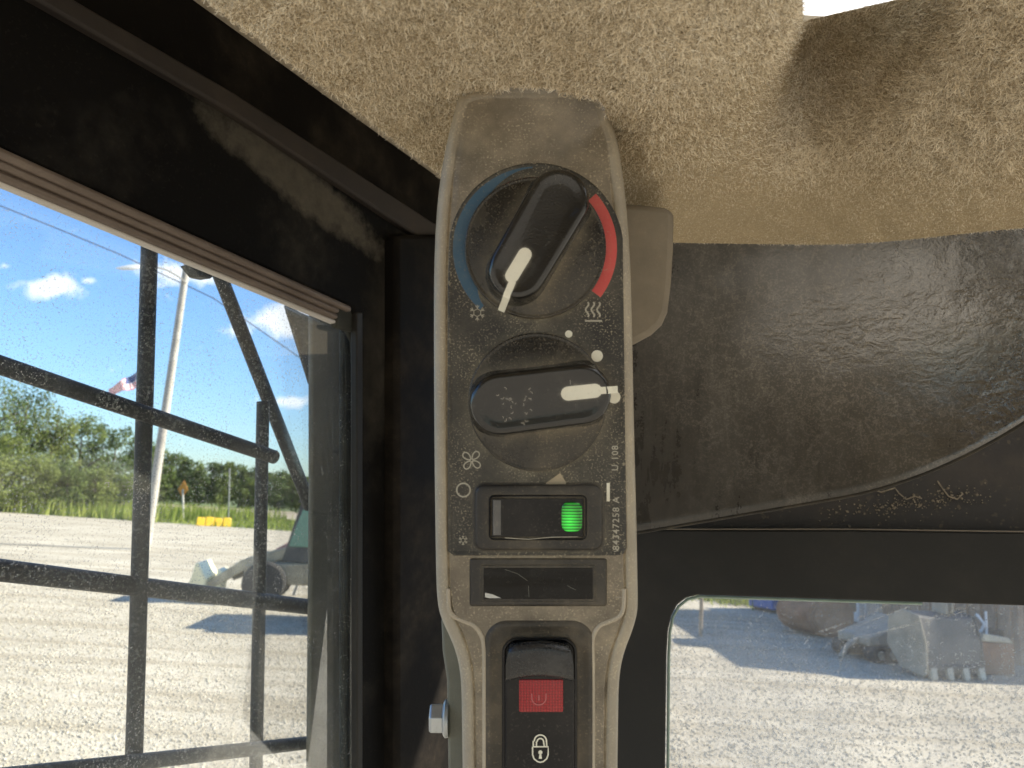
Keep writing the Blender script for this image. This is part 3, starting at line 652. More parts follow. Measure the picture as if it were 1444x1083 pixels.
rockbox([694.5, 696, 706, 707], [5.4, 5.72, 4.78, 4.4], 704, 756).build('rocker_edge', dusty('grey_rocker_edge', (.085, .085, .085), (.3, .28, .24), .4, .4, .3, s1=60), con, smooth=True, angle=22, local=True)  # left facet in a lighter grey than the rocker
m, n, out = new_mat('green_lens'); tc = n.node('ShaderNodeTexCoord').outputs['Object']
wv = n.node('ShaderNodeTexWave', {'Vector': tc, 'Scale': 320.0, 'Distortion': 0.4}, wave_type='BANDS', bands_direction='Y').outputs[1]
pos = n.node('ShaderNodeSeparateXYZ', {0: tc}).outputs
gl = blob(n, tc, L(803, 735, .0045), (1, 0, 0), (0, 1, 0), 13 * PX, 22 * PX)
em = n.math('MULTIPLY', n.ramp(gl, 1.1, .1), n.ramp(wv, 0, 1, .35, 1))
n.l.new(n.node('ShaderNodeBsdfPrincipled', {'Base Color': n.mix(n.ramp(wv, .2, .8), (.005, .09, .01, 1), (.03, .42, .04, 1)), 'Roughness': .2, 'Emission Color': (.06, .95, .08, 1), 'Emission Strength': n.math('MULTIPLY', em, .32)}).outputs[0], out.inputs[0])
stack('indicator_lens', rrect(792, 708, 821, 750, 10), [(0, 3.6), (0, 4.5), (1.5, 4.8), (4, 4.9)], m)
strokes('rocker_scratch', [[(712, 758.5), (745, 760.5), (778, 757.5), (815, 757)]], 1.0, M['print'], 3.9)

# blank slot with glossy film
stack('slot_frame', rrect(663, 788, 855, 854, 3), [(-2, -.8), (0, .5), (1.5, .8), (3, .8)], M['housing'], angle=30)
stack('slot_lip', rrect(678, 797, 840, 849, 1), [(0, .3), (0, 1.1), (1, 1.2), (1.1, .95), (1.3, .95)], M['housing'], angle=30)
stack('slot_film', rrect(682, 801, 836, 845, 1), [(0, .4), (0, .98), (.6, 1.05)], M['glossblack'], angle=30)
tn = dusty('torn_film_edge', (.5, .5, .47), (.2, .2, .18), .4, .5, .3)
flat('film_tear', [[(684, 836), (694, 838), (707, 843.5), (690, 843.5), (684, 842)]], 1.05, tn, .05)
strokes('film_crease', [[(712, 803), (730, 809), (744, 819)], [(745, 826), (746, 842)], [(800, 826), (812, 832)]], .6, dusty('faint_crease', (.12, .12, .10), (.05, .05, .04), .4, .6, .3, s1=150), 1.12)

# ridge lines moulded into the lower console
for pts in ([(632, 830), (633, 857), (640, 869), (655, 876), (668, 882), (677, 893), (682, 910), (683, 960), (683, 1180)], [(880, 830), (879, 857), (872, 870), (857, 877), (846, 882), (838, 893), (835, 910), (836, 960), (836, 1180)]):
    sm_ = [cat([tuple(p) for p in pts], k / 5) for k in range((len(pts) - 1) * 5 + 1)]
    MB().tube([L(p.x, p.y, -.0003) for p in sm_], .0008, 8).build('moulded_ridge', M['beige'], con, smooth=True, local=True)
# lower lock switch in its recess
stack('lock_switch_surround', rrect(687, 879, 834, 1230, 28, 10), [(-5, -.3), (-2, .35), (2, .8), (5, .75), (9, .3), (16, .12)], M['surround'])
stack('lock_switch_frame', rrect(708, 899, 814, 1260, 22, 10), [(0, 0), (0, 1.6), (1.5, 2.0), (3.5, 2.0), (5, .5)], M['rocker'])
def capsec(t):  # rocker profile along y
    return t
rows = [(903, 1.5, 14), (904, 5.0, 11), (908, 6.6, 6), (916, 7.4, 2.5), (930, 7.6, 0), (946, 7.2, 0), (951, 6.9, 0), (953.5, 5.2, 0)]
ls = []
for y, z, ins in rows:
    xs = [713 + ins + (96 - 2 * ins) * k / 12 for k in range(13)]
    ls.append([L(x, y + 10 * ((x - 761) / 48) ** 2 * .8, (z - .8 * ((x - 761) / 48) ** 2) / 1000) for x in xs])
mb = MB(); m_ = 13; vs = [p for l in ls for p in l]; fs = [(a * m_ + i, a * m_ + i + 1, (a + 1) * m_ + i + 1, (a + 1) * m_ + i) for a in range(len(ls) - 1) for i in range(m_ - 1)]
base_k = len(vs)
for e in (0, m_ - 1):     # side skirts
    sk = [Vector((ls[a][e].x, ls[a][e].y, .001)) for a in range(len(ls))]; k0 = len(vs); vs += sk
    fs += [(a * m_ + e, (a + 1) * m_ + e, k0 + a + 1, k0 + a) for a in range(len(ls) - 1)]
MB().add(vs, fs).build('lock_switch_cap', dusty('dark_blue_grey_cap', (.010, .011, .013), (.14, .14, .13), .22, .35, .25, s1=60), con, smooth=True, angle=50, local=True)
ls = []
for y, z in ((953, 4.6), (957, 4.7), (980, 4.4), (1010, 4.0), (1060, 3.8), (1140, 4.6), (1240, 5.5)):
    ls.append([L(711, y + (5 if y < 960 else 0), .001), L(712.5, y + (5 if y < 960 else 0), (z - .5) / 1000), L(716, y + (3 if y < 960 else 0), z / 1000), L(761, y, z / 1000), L(806, y + (3 if y < 960 else 0), z / 1000), L(809.5, y + (5 if y < 960 else 0), (z - .5) / 1000), L(811, y + (5 if y < 960 else 0), .001)])
MB().loops(ls).build('lock_rocker', M['rocker'], con, smooth=True, angle=40, local=True)
m, n, out = new_mat('red_ribbed_lens'); tc = n.node('ShaderNodeTexCoord').outputs['Object']
wv = n.node('ShaderNodeTexWave', {'Vector': tc, 'Scale': 330.0, 'Distortion': 0.0}, wave_type='BANDS', bands_direction='X').outputs[1]
w2 = n.node('ShaderNodeTexWave', {'Vector': tc, 'Scale': 330.0, 'Distortion': 0.0}, wave_type='BANDS', bands_direction='Y').outputs[1]
g = n.math('MULTIPLY', n.ramp(wv, 0, .7, .45, 1), n.ramp(w2, 0, .7, .6, 1))
n.l.new(n.node('ShaderNodeBsdfPrincipled', {'Base Color': n.mix(g, (.09, .006, .008, 1), (.36, .014, .02, 1)), 'Roughness': .25, 'Normal': n.bump(g, .5, .0003)}).outputs[0], out.inputs[0])
stack('red_lens', rrect(732, 958, 794, 1004, 2), [(0, 3.6), (0, 4.75), (1, 4.95)], m)
strokes('unlock_icon', [circ(760, 984, 10, 12, 0, 180) + [(750, 978)], [(770, 984), (770, 978)], [(760, 980), (760, 988)]], 1.4, dusty('faint_red_print', (.45, .12, .12), (.3, .1, .1), .5), 5.05)
lk = [[(752, 1052), (752, 1045)] + circ(762, 1045, 8.6, 12, 180, 360) + [(771, 1052)], [(756.5, 1052), (756.5, 1046)] + circ(762, 1046, 4.6, 10, 180, 360) + [(767.5, 1052)]]
body = [(751, 1053), (773, 1053), (773, 1064), (771, 1070), (766, 1074), (762, 1075), (758, 1074), (753, 1070), (751, 1064), (751, 1053)]
strokes('padlock_icon', lk + [body], 1.9, M['white'], 4.15)
flat('padlock_keyhole', [circ(762, 1061, 3.0, 12)[:-1], [(761, 1062), (763, 1062), (764.3, 1070), (759.7, 1070)]], 4.0, M['white'], .18)
# small moulded parting line near the top of the body
strokes('parting_scuffs', [[(random.uniform(650, 850), random.uniform(150, 225))] * 1 + [(random.uniform(650, 850), 0)] for _ in range(0)] or [[(868, 842), (884, 843)]], .7, M['print'], .1)

# grey-green bracket and bolt behind the console on the left
br = MB().prism([at_depth(x, y, .27) for x, y in ((622, 872), (650, 890), (668, 920), (668, 1180), (634, 1180), (630, 960), (624, 920))], F * .05).build('side_bracket', M['bracketm'], bevel=.001)
tag(br, 'narrow grey-green metal bracket behind the lower left edge of the console', 'bracket')
bo = empty('hex_bolt', at_depth(622, 1013, .268)); tag(bo, 'shiny zinc hex bolt with flange sticking out left of the console foot', 'bolt')
bc = at_depth(633, 1013, .272)
MB().lathe(bc, -RT, [(0, .0064), (.0012, .0066), (.0018, .0060), (.0022, .005)], 28).build('flange', M['steel'], bo, smooth=True)
MB().lathe(bc, -RT, [(.0018, .0056), (.0062, .0056), (.0069, .0050), (.0070, .003)], 6).build('bolt_head', M['steel'], bo, bevel=.0003)

# ================================================================== OUTSIDE
# ground sheet
m, n, out = new_mat('pale_gravel'); pos = n.node('ShaderNodeNewGeometry').outputs['Position']
a = n.noise(pos, .35, 6, .6); b = n.noise(pos, 9, 6, .7); c = n.node('ShaderNodeTexVoronoi', {'Vector': pos, 'Scale': 26.0}).outputs
c1 = n.mix(n.ramp(a, .35, .65), (.31, .268, .19, 1), (.49, .435, .325, 1))
c2 = n.mix(n.math('MULTIPLY', n.ramp(b, .45, .7), .5), c1, (.22, .20, .16, 1))
c3 = n.mix(n.math('MULTIPLY', n.node('ShaderNodeSeparateColor', {0: c[1]}).outputs[0], .35), c2, (.66, .62, .53, 1))
rot_ = n.node('ShaderNodeMapping', {'Vector': pos, 'Rotation': (0, 0, R_(14)), 'Scale': (.07, 1, 1)}).outputs[0]
track = n.math('MULTIPLY', n.ramp(n.noise(rot_, 1.5, 5, .65, .4), .47, .60, 0, .75), n.ramp(n.noise(pos, 3.5, 5, .7), .3, .6, .45, 1))
c4_ = n.mix(track, c3, (.27, .225, .15, 1))
hh = n.math('ADD', n.math('MULTIPLY', n.noise(pos, 34, 4, .7), 1.0), n.math('MULTIPLY', c[0], -.5))
n.l.new(n.node('ShaderNodeBsdfPrincipled', {'Base Color': c4_, 'Roughness': .95, 'Specular IOR Level': .15, 'Normal': n.bump(hh, .4, .04)}).outputs[0], out.inputs[0])
M['gravel'] = m
mb = MB(); S_ = 900; mb.add([(-S_, -S_, 0), (S_, -S_, 0), (S_, S_, 0), (-S_, S_, 0)], [(0, 1, 2, 3)])
tag(mb.build('ground', m), kind='structure')
# scattered stones in the near yard
NS = 60000
ang = rng.uniform(R_(-38), R_(38), NS); dist = 5.2 + 17 * rng.random(NS) ** 1.5
sx, sy = dist * np.sin(ang), dist * np.cos(ang); r = rng.uniform(.006, .017, NS) * (.8 + dist / 22)
octv = np.array([[1, 0, 0], [0, 1, 0], [-1, 0, 0], [0, -1, 0], [0, 0, .75], [0, 0, -.5]]); octf = np.array([[0, 1, 4], [1, 2, 4], [2, 3, 4], [3, 0, 4], [1, 0, 5], [2, 1, 5], [3, 2, 5], [0, 3, 5]])
th = rng.uniform(0, 6.28, NS); V = octv[None] * r[:, None, None] * rng.uniform(.6, 1.25, (NS, 6, 1))
Vx = V[..., 0] * np.cos(th)[:, None] - V[..., 1] * np.sin(th)[:, None]; Vy = V[..., 0] * np.sin(th)[:, None] + V[..., 1] * np.cos(th)[:, None]
V = np.stack([Vx + sx[:, None], Vy + sy[:, None], V[..., 2] + r[:, None] * .25], -1).reshape(-1, 3); Fq = (octf[None] + (np.arange(NS) * 6)[:, None, None]).reshape(-1, 3)
m, n, out = new_mat('gravel_stone'); rnd = n.node('ShaderNodeNewGeometry').outputs['Random Per Island']
n.l.new(n.node('ShaderNodeBsdfPrincipled', {'Base Color': n.mix(rnd, (.33, .29, .21, 1), (.60, .545, .43, 1)), 'Roughness': .9}).outputs[0], out.inputs[0])
tag(fast_mesh('gravel_stones', V, Fq, m), 'loose pale gravel stones scattered over the yard', 'gravel', kind='stuff')

# verge, pale field
grassm = simple('verge_grass', (.105, .135, .035), .9, var=.5, s=.5); fieldm = simple('dry_field', (.33, .27, .19), .95, var=.3, s=.15)
e0, e1 = ground(-400, 700), ground(700, 765)
ed = (e1 - e0).normalized(); en = Vector((-ed.y, ed.x, 0)); en = en if en.y > 0 else -en
eA, eB = ground(0, 722), ground(440, 751); ed = (eB - eA).normalized(); en = Vector((-ed.y, ed.x, 0)); en = en if en.y > 0 else -en
def strip(name, d0, d1, z, mat, u0=-200, u1=260):
    p = [eA + ed * u0 + en * d0, eA + ed * u1 + en * d0, eA + ed * u1 + en * d1, eA + ed * u0 + en * d1]
    return tag(MB().add([(v.x, v.y, z) for v in p], [(0, 1, 2, 3)]).build(name, mat), kind='structure')
strip('verge', 0, 26, .004, grassm); strip('field', 26, 75, .008, fieldm); strip('meadow', 75, 600, .012, grassm)
NB = 34000
u = rng.uniform(-45, 110, NB); v = rng.uniform(-.5, 24, NB) ** 1.0; hb = rng.uniform(.25, .8, NB) * np.where(u < 14, 1.9, .6); 
bx = eA.x + ed.x * u + en.x * v; by = eA.y + ed.y * u + en.y * v; a = rng.uniform(0, 6.28, NB); wv_ = rng.uniform(.04, .10, NB)
V = np.zeros((NB, 3, 3)); V[:, 0] = np.stack([bx - np.cos(a) * wv_, by - np.sin(a) * wv_, 0 * a], -1); V[:, 1] = np.stack([bx + np.cos(a) * wv_, by + np.sin(a) * wv_, 0 * a], -1); V[:, 2] = np.stack([bx + rng.normal(0, .12, NB), by + rng.normal(0, .12, NB), hb], -1)
m, n, out = new_mat('grass_blade'); rnd = n.node('ShaderNodeNewGeometry').outputs['Random Per Island']
cc = n.mix(rnd, (.12, .18, .03, 1), (.34, .36, .10, 1))
n.l.new(n.node('ShaderNodeMixShader', {0: .35, 1: n.node('ShaderNodeBsdfDiffuse', {'Color': cc}).outputs[0], 2: n.node('ShaderNodeBsdfTranslucent', {'Color': cc}).outputs[0]}).outputs[0], out.inputs[0])
tag(fast_mesh('roadside_grass', V.reshape(-1, 3), np.arange(NB * 3).reshape(-1, 3), m), 'tall green grass growing on the verge along the gravel yard', 'grass', kind='stuff')

# trees
barkm = simple('tree_bark', (.10, .085, .065), .9, var=.3, s=2)
def leafm(name, lo, hi):
    m, n, out = new_mat(name); g_ = n.node('ShaderNodeNewGeometry').outputs
    cl_ = n.ramp(n.noise(g_['Position'], .55, 3), .35, .65)
    cc = n.mix(n.math('ADD', n.math('MULTIPLY', g_['Random Per Island'], .5), n.math('MULTIPLY', cl_, .5)), c4(lo), c4(hi))
    n.l.new(n.node('ShaderNodeMixShader', {0: .35, 1: n.node('ShaderNodeBsdfDiffuse', {'Color': cc}).outputs[0], 2: n.node('ShaderNodeBsdfTranslucent', {'Color': cc}).outputs[0]}).outputs[0], out.inputs[0]); return m
LM = [leafm('leaf_mid_green', (.075, .11, .03), (.21, .255, .085)), leafm('leaf_dark_green', (.06, .092, .035), (.15, .19, .075)), leafm('leaf_yellow_green', (.11, .145, .035), (.27, .30, .10))]
def tree(px, dist_, htop_py, wpx, kind, label, nl=4500, bare=.0):
    b = at_dist(px, 700, dist_); b.z = 0; top = at_dist(px, htop_py, dist_).z; wd_ = wpx / FPX * dist_ / 2
    t = empty('leafy_tree' if top > 5 else 'bush', b); tag(t, label, 'tree' if top > 5 else 'bush', 'trees along the far side of the road')
    mb = MB(); mb.tube([b, b + Vector((.1, 0, top * .35)), b + Vector((random.uniform(-.4, .4), 0, top * .8))], [top * .022, top * .016, top * .004], 7)
    for k in range(7):
        z0 = top * random.uniform(.2, .6); a = random.uniform(0, 6.28); mb.tube([b + Vector((0, 0, z0)), b + Vector((math.cos(a) * wd_ * .4, math.sin(a) * wd_ * .4, z0 + top * .13)), b + Vector((math.cos(a) * wd_ * .8, math.sin(a) * wd_ * .8, z0 + top * .2))], [top * .009, top * .006, top * .002], 5)
    mb.build('trunk', barkm, t, smooth=True)
    nc = 44; cz = rng.uniform(.10, .95, nc) ** .9; prof = np.sqrt(np.clip(1 - ((cz - .42) / .60) ** 2, .03, 1)); a = rng.uniform(0, 6.28, nc); rad = rng.uniform(.15, 1.0, nc) * prof * wd_ * .85
    cc = np.stack([np.cos(a) * rad, np.sin(a) * rad, cz * top * .93], -1); cr_ = rng.uniform(.18, .36, nc) * max(wd_, top * .35)
    idx = rng.integers(0, nc, nl); dv = rng.normal(size=(nl, 3)); dv /= np.linalg.norm(dv, axis=1)[:, None]; pt = cc[idx] + dv * (cr_[idx] * rng.uniform(.35, 1.08, nl) ** .6)[:, None]
    pt[:, 2] = np.maximum(pt[:, 2], .1)
    ls_ = rng.uniform(.012, .026, nl) * dist_ / 6.5 * .5; q1_ = rng.normal(size=(nl, 3)); q1_ /= np.linalg.norm(q1_, axis=1)[:, None]; q2_ = np.cross(q1_, rng.normal(size=(nl, 3))); q2_ /= np.linalg.norm(q2_, axis=1)[:, None]
    V = np.stack([pt - q1_ * ls_[:, None], pt + q2_ * ls_[:, None] * .6, pt + q1_ * ls_[:, None], pt - q2_ * ls_[:, None] * .6], 1).reshape(-1, 3)
    fast_mesh('crown', V, np.arange(nl * 4).reshape(-1, 4), LM[kind], t); return t
# near group at the left (tops stand above the first cross bar)
near = [(-40, 60, 505, 110, 0), (14, 63, 528, 95, 1), (60, 62, 556, 84, 2), (105, 64, 578, 80, 0), (150, 66, 592, 78, 1), (190, 70, 606, 66, 0), (-5, 54, 604, 70, 2), (45, 55, 640, 66, 2), (92, 56, 648, 60, 0), (134, 57, 660, 56, 2), (172, 60, 668, 50, 0)]
desc = ['tall mid green tree cut by the left picture edge', 'tall dark green tree in the left corner of the side window', 'yellow green tree rising to the first cross bar', 'mid green tree second along from the tallest at the left', 'dark green tree just left of the upright bar', 'mid green tree behind the upright guard bar',
        'low yellow green bush at the far left edge', 'rounded yellow green bush in front of the leftmost trees', 'mid green bush between the rounded bush and the upright bar', 'small yellow green bush near the upright bar', 'lowest mid green bush beside the lamp post']
for t_, de in zip(near, desc): tree(t_[0], t_[1] + 17, t_[2], t_[3], t_[4], de, 5200)
ORD = 'first second third fourth fifth sixth seventh eighth ninth tenth eleventh twelfth thirteenth fourteenth'.split()
far_tops = [(205, 626), (222, 630), (243, 634), (262, 640), (281, 642), (300, 646), (318, 650), (337, 652), (356, 655), (375, 657), (394, 660), (412, 664), (430, 668), (450, 670), (232, 652), (275, 658), (312, 664), (350, 668), (392, 672), (428, 676)]
for k, (px, py) in enumerate(far_tops):
    kd = (1, 0, 0, 1, 0)[k % 5]; row = 'back' if k < 14 else 'front'
    tree(px, 150 if k < 14 else 128, py + random.uniform(-3, 3), random.uniform(28, 38), kd,
         '%s green distant tree, %s from the lamp post in the %s row' % (('mid', 'dark')[kd], ORD[k if k < 14 else k - 14], row), 2200)

# street lamp, wires
grey = simple('weathered_pole', (.36, .33, .28), .8, var=.25, s=1.5)
lp = empty('street_lamp', ground(205, 775)); tag(lp, 'leaning pale street lamp pole with curved arm seen through the side window', 'street lamp')
pd_ = math.hypot(lp.location.x, lp.location.y)
PT = [at_dist(262, 383, pd_), lp.location.copy()]; PT.append(PT[0] + (PT[0] - PT[1]) * .12)
MB().tube([PT[1], PT[0], PT[2]], [.20, .14, .12], 12).build('pole', grey, lp, smooth=True)
MB().tube([at_dist(x, y, pd_ - .25) for x, y in ((263, 400), (252, 390), (236, 381), (215, 375), (198, 373))], .035, 8).build('lamp_arm', grey, lp, smooth=True)
hd = [at_dist(x, y, pd_ - .25) for x, y in ((202, 374), (196, 376), (184, 377), (172, 378), (163, 378))]
MB().tube(hd, [.06, .15, .17, .12, .03], 12, .6).build('lamp_head', simple('pale_lamp_head', (.6, .6, .57), .4, var=.1), lp, smooth=True)
wm = simple('black_wire', (.03, .03, .03), .6)
for nm, pts, dd in (('upper', ((-100, 250), (0, 290), (80, 322), (165, 357), (262, 402)), pd_ + .2), ('lower', ((262, 402), (300, 420), (340, 447), (385, 478), (460, 530)), pd_ + .2)):
    o = MB().tube([at_dist(x, y, dd) for x, y in pts], .022, 6).build('overhead_wire', wm)
    tag(o, 'thin dark overhead wire running from the lamp pole to the ' + ('left picture edge' if nm == 'upper' else 'window jamb on the right'), 'wire')
# flag
fd_ = 55
fl = empty('flagpole', Vector((at_dist(199, 700, fd_).x, at_dist(199, 700, fd_).y, 0))); tag(fl, 'flagpole half hidden behind the upright guard bar', 'flagpole')
MB().tube([fl.location, at_dist(199, 518, fd_)], [.07, .05], 8).build('pole', simple('white_pole', (.6, .6, .6), .5), fl, smooth=True)
fg = empty('flag', at_dist(193, 545, fd_)); tag(fg, 'red and white striped flag with dark blue canton flying above the trees', 'flag')
def fpt(u_, v_):     # u along the fly, v down the hoist
    x = 193 - 40 * u_; y = 524 + 22 * v_ + 24 * u_ - 2 * v_ * u_ * 6 + 1.3 * math.sin(u_ * 9); return at_dist(x, y, fd_ + .25 * math.sin(u_ * 8 + v_))
fm = {'r': simple('flag_red', (.5, .05, .06), .8), 'w': simple('flag_white', (.75, .73, .72), .8), 'b': simple('flag_blue', (.04, .06, .17), .8)}
for k in range(13):
    mb = MB(); u0 = .40 if k < 7 else 0
    ns = 12; top_ = [fpt(u0 + (1 - u0) * i / ns, k / 13) for i in range(ns + 1)]; bot_ = [fpt(u0 + (1 - u0) * i / ns, (k + 1) / 13) for i in range(ns + 1)]
    mb.add(top_ + bot_, [(i, i + 1, ns + 2 + i, ns + 1 + i) for i in range(ns)]); o = mb.build('stripe', fm['r' if k % 2 == 0 else 'w'], fg)
    md = o.modifiers.new('t', 'SOLIDIFY'); md.thickness = .01
mb = MB(); top_ = [fpt(.4 * i / 6, 0) for i in range(7)]; bot_ = [fpt(.4 * i / 6, 7 / 13) for i in range(7)]
o = mb.add(top_ + bot_, [(i, i + 1, 8 + i, 7 + i) for i in range(6)]).build('canton', fm['b'], fg); md = o.modifiers.new('t', 'SOLIDIFY'); md.thickness = .01
mb = MB()
for i in range(5):
    for j in range(4):
        c_ = fpt(.4 * (i + .5) / 5, 7 / 13 * (j + .5) / 4) + Vector((0, -.02, 0)); mb.box(c_, (.06, .01, .06))
tag(mb.build('stars', fm['w'], fg), kind='stuff')
# roadside sign, post, yellow barrier
sg = empty('warning_sign', ground(258, 733)); tag(sg, 'small orange diamond warning sign on a pale post by the road', 'road sign'); dd = math.hypot(*sg.location[:2])
MB().tube([sg.location, at_dist(258, 690, dd)], .09, 8).build('sign_post', simple('pale_post', (.5, .47, .4), .8), sg)
cc_ = at_dist(258, 690, dd); s_ = .62
MB().prism([cc_ + Vector((0, 0, s_ * 1.3)), cc_ + Vector((s_ * .7, -.02, 0)), cc_ + Vector((0, 0, -s_ * 1.1)), cc_ + Vector((-s_ * .7, -.02, 0))], (0, .05, 0)).build('sign_board', simple('orange_sign', (.62, .26, .03), .6, var=.15), sg)
o = MB().tube([ground(322, 737), at_dist(324, 660, math.hypot(*ground(322, 737)[:2]))], .055, 8).build('marker_post', simple('grey_post', (.28, .28, .25), .8)); tag(o, 'thin grey marker post standing behind the yellow barrier', 'post')
yb = empty('yellow_barrier', ground(300, 742)); tag(yb, 'low yellow plastic barrier lying at the edge of the yard', 'barrier')
yA, yB = ground(276, 741), ground(325, 743); yel = simple('yellow_plastic', (.80, .52, .03), .45, var=.12, s=1)
vv = yB - yA; mb = MB()
for k in range(4):
    a_ = yA + vv * (k / 4 + .01); b_ = yA + vv * ((k + 1) / 4 - .01); up = Vector((0, 0, .62 + .05 * (k % 2)))
    nrm = Vector((-vv.y, vv.x, 0)).normalized() * .22
    MB().loops([[a_ - nrm, a_ + nrm, a_ + nrm * .45 + up, a_ - nrm * .45 + up], [b_ - nrm, b_ + nrm, b_ + nrm * .45 + up, b_ - nrm * .45 + up]]).build('barrier_section', yel, yb, bevel=.03)

# ---------------- machines
pm_ = {'tan': simple('dusty_tan_paint', (.46, .38, .24), .7, var=.35, s=4), 'cream': simple('cream_yellow_paint', (.88, .78, .48), .5, var=.12, s=2), 'dark': simple('dark_machine', (.085, .08, .068), .7, var=.4, s=3), 'tyre': simple('tyre_rubber', (.04, .038, .035), .9, var=.3, s=5),
       'rim': simple('dusty_rim', (.55, .50, .34), .6), 'glass': simple('green_tinted_glass', (.20, .38, .25), .15, var=.2, s=1), 'salmon': simple('salmon_panel', (.62, .32, .26), .6, var=.2), 'grey': simple('dusty_grey_paint', (.31, .275, .21), .7, var=.3, s=3),
       'steelw': simple('white_hose', (.7, .7, .7), .5), 'rust': simple('rusty_steel', (.26, .135, .075), .85, var=.4, s=2.5), 'bucket': simple('worn_bucket_steel', (.10, .095, .085), .6, var=.4, s=2), 'blue': simple('blue_container_paint', (.06, .12, .32), .6, var=.2),
       'tooth': simple('bright_tooth', (.50, .45, .33), .6, var=.2), 'pale': simple('pale_panel', (.55, .6, .62), .6, var=.1), 'redp': simple('faded_red_paint', (.50, .13, .12), .6, var=.2), 'bronze': simple('brown_paint', (.36, .24, .16), .7, var=.3)}
def place(e, local):   # local (x fwd, y left, z up) -> world
    return e.matrix_world @ Vector(local)
def mbox(name, e, c, d, mat, parent=None, bevel=.03, tilt=0):
    rot = e.matrix_world.to_3x3() @ Matrix.Rotation(tilt, 3, 'Y'); return MB().box(place(e, c), d, rot).build(name, mat, parent or e, bevel=bevel)
def mtube(name, e, pts, r, mat, parent=None, seg=10): return MB().tube([place(e, p) for p in pts], r, seg).build(name, mat, parent or e, smooth=True)
def mprism(name, e, pts, y0, y1, mat, parent=None, bevel=.02):
    a_ = [place(e, (x, y0, z)) for x, z in pts]; return MB().prism(a_, place(e, (0, y1, 0)) - place(e, (0, y0, 0))).build(name, mat, parent or e, bevel=bevel)
def wheel(e, c, r, wdt, name='wheel'):
    ax = (place(e, (0, 1, 0)) - place(e, (0, 0, 0)))
    wh = MB().lathe(place(e, c) - ax * wdt / 2, ax, [(0, r * .55), (0, r * .88), (wdt * .15, r), (wdt * .85, r), (wdt, r * .88), (wdt, r * .55)], 28).build('tyre', pm_['tyre'], e, smooth=True)
    MB().lathe(place(e, c) - ax * (wdt / 2 + .01), ax, [(0, r * .2), (0.0, r * .5), (wdt * .3, r * .54), (wdt + .02, r * .5), (wdt + .02, r * .2)], 20).build('rim', pm_['rim'], wh, smooth=True)
    for k in range(14):
        q_ = 2 * math.pi * k / 14; c_ = place(e, (c[0] + r * .99 * math.cos(q_), c[1], c[2] + r * .99 * math.sin(q_)))
        MB().box(c_, (.09, wdt * .95, .05), e.matrix_world.to_3x3() @ Matrix.Rotation(-q_ + math.pi / 2, 3, 'Y')).build('lug', pm_['tyre'], wh)
def facing(px_from, px_to):  # heading: +x of the machine towards the left of the picture etc.
    return math.atan2(px_to[1] - px_from[1], px_to[0] - px_from[0])
# wheel loader seen through the side window, bucket towards the left
g0, g1 = ground(310, 836), ground(462, 850)
hdg = facing(g1, g0) + .38; ld = empty('wheel_loader', ground(420, 850), Matrix.Rotation(hdg, 3, 'Z')); tag(ld, 'small wheel loader with green tinted cab and cream bucket parked on the gravel', 'loader')
mprism('chassis', ld, [(-1.3, .45), (1.0, .45), (1.2, .62), (1.2, .85), (-1.3, 1.0)], -.5, .5, pm_['tan'])
mprism('engine_cover', ld, [(-1.5, .8), (-.35, .8), (-.35, 1.35), (-1.4, 1.3)], -.48, .48, pm_['grey'])
mprism('cab_frame', ld, [(-.55, .95), (.42, .95), (.30, 1.5), (.12, 2.30), (.0, 2.36), (-.5, 2.36)], -.45, -.40, pm_['dark']); mprism('cab_frame', ld, [(-.55, .95), (.42, .95), (.30, 1.5), (.12, 2.30), (.0, 2.36), (-.5, 2.36)], .40, .45, pm_['dark'])
mprism('cab_glass', ld, [(-.46, 1.30), (.30, 1.30), (.22, 1.6), (.06, 2.16), (-.44, 2.20)], -.465, .465, pm_['glass'])
mprism('cab_roof', ld, [(-.62, 2.30), (.18, 2.30), (.14, 2.44), (-.6, 2.44)], -.52, .52, pm_['dark'])
for (x_, z_, l_) in ((.52, 1.18, .34), (.15, 1.10, .36)): mbox('salmon_cover', ld, (x_, -.58, z_), (l_, .14, .18), pm_['salmon'], tilt=.55)
for x_ in (-.85, .72):
    for y_ in (-.62, .62): wheel(ld, (x_, y_, .48), .48, .3)
mprism('fender', ld, [(.15, 1.02), (.4, 1.12), (1.0, 1.12), (1.25, .95), (1.25, .90), (.98, 1.05), (.42, 1.05), (.2, .95)], -.8, -.5, pm_['grey'])
for y_ in (-.38, .38): mprism('loader_arm', ld, [(-.3, 1.45), (.1, 1.35), (1.3, .95), (2.0, .42), (2.1, .28), (1.9, .28), (1.2, .72), (.1, 1.12), (-.3, 1.3)], y_ - .06, y_ + .06, pm_['tan'])
mprism('bucket', ld, [(2.0, .06), (2.55, .0), (2.55, .05), (2.14, .12), (2.08, .5), (2.25, .84), (2.18, .86), (1.97, .52)], -.62, .62, pm_['cream'])
for y_ in (-.63, .60): mprism('bucket_side', ld, [(1.98, .05), (2.55, .02), (2.30, .50), (2.24, .85), (2.0, .55)], y_, y_ + .03, pm_['cream'])
mprism('quick_coupler', ld, [(1.72, .15), (1.86, .15), (1.80, .72), (1.70, .68)], -.4, .4, pm_['cream'])
mtube('cylinder', ld, [(.4, -.45, 1.0), (1.6, -.45, .45)], .06, pm_['grey']); mtube('hose', ld, [(-.35, -.82, .1), (-.15, -.85, .5), (.0, -.82, .3), (.12, -.84, .42), (.2, -.84, .06)], .035, pm_['steelw'])

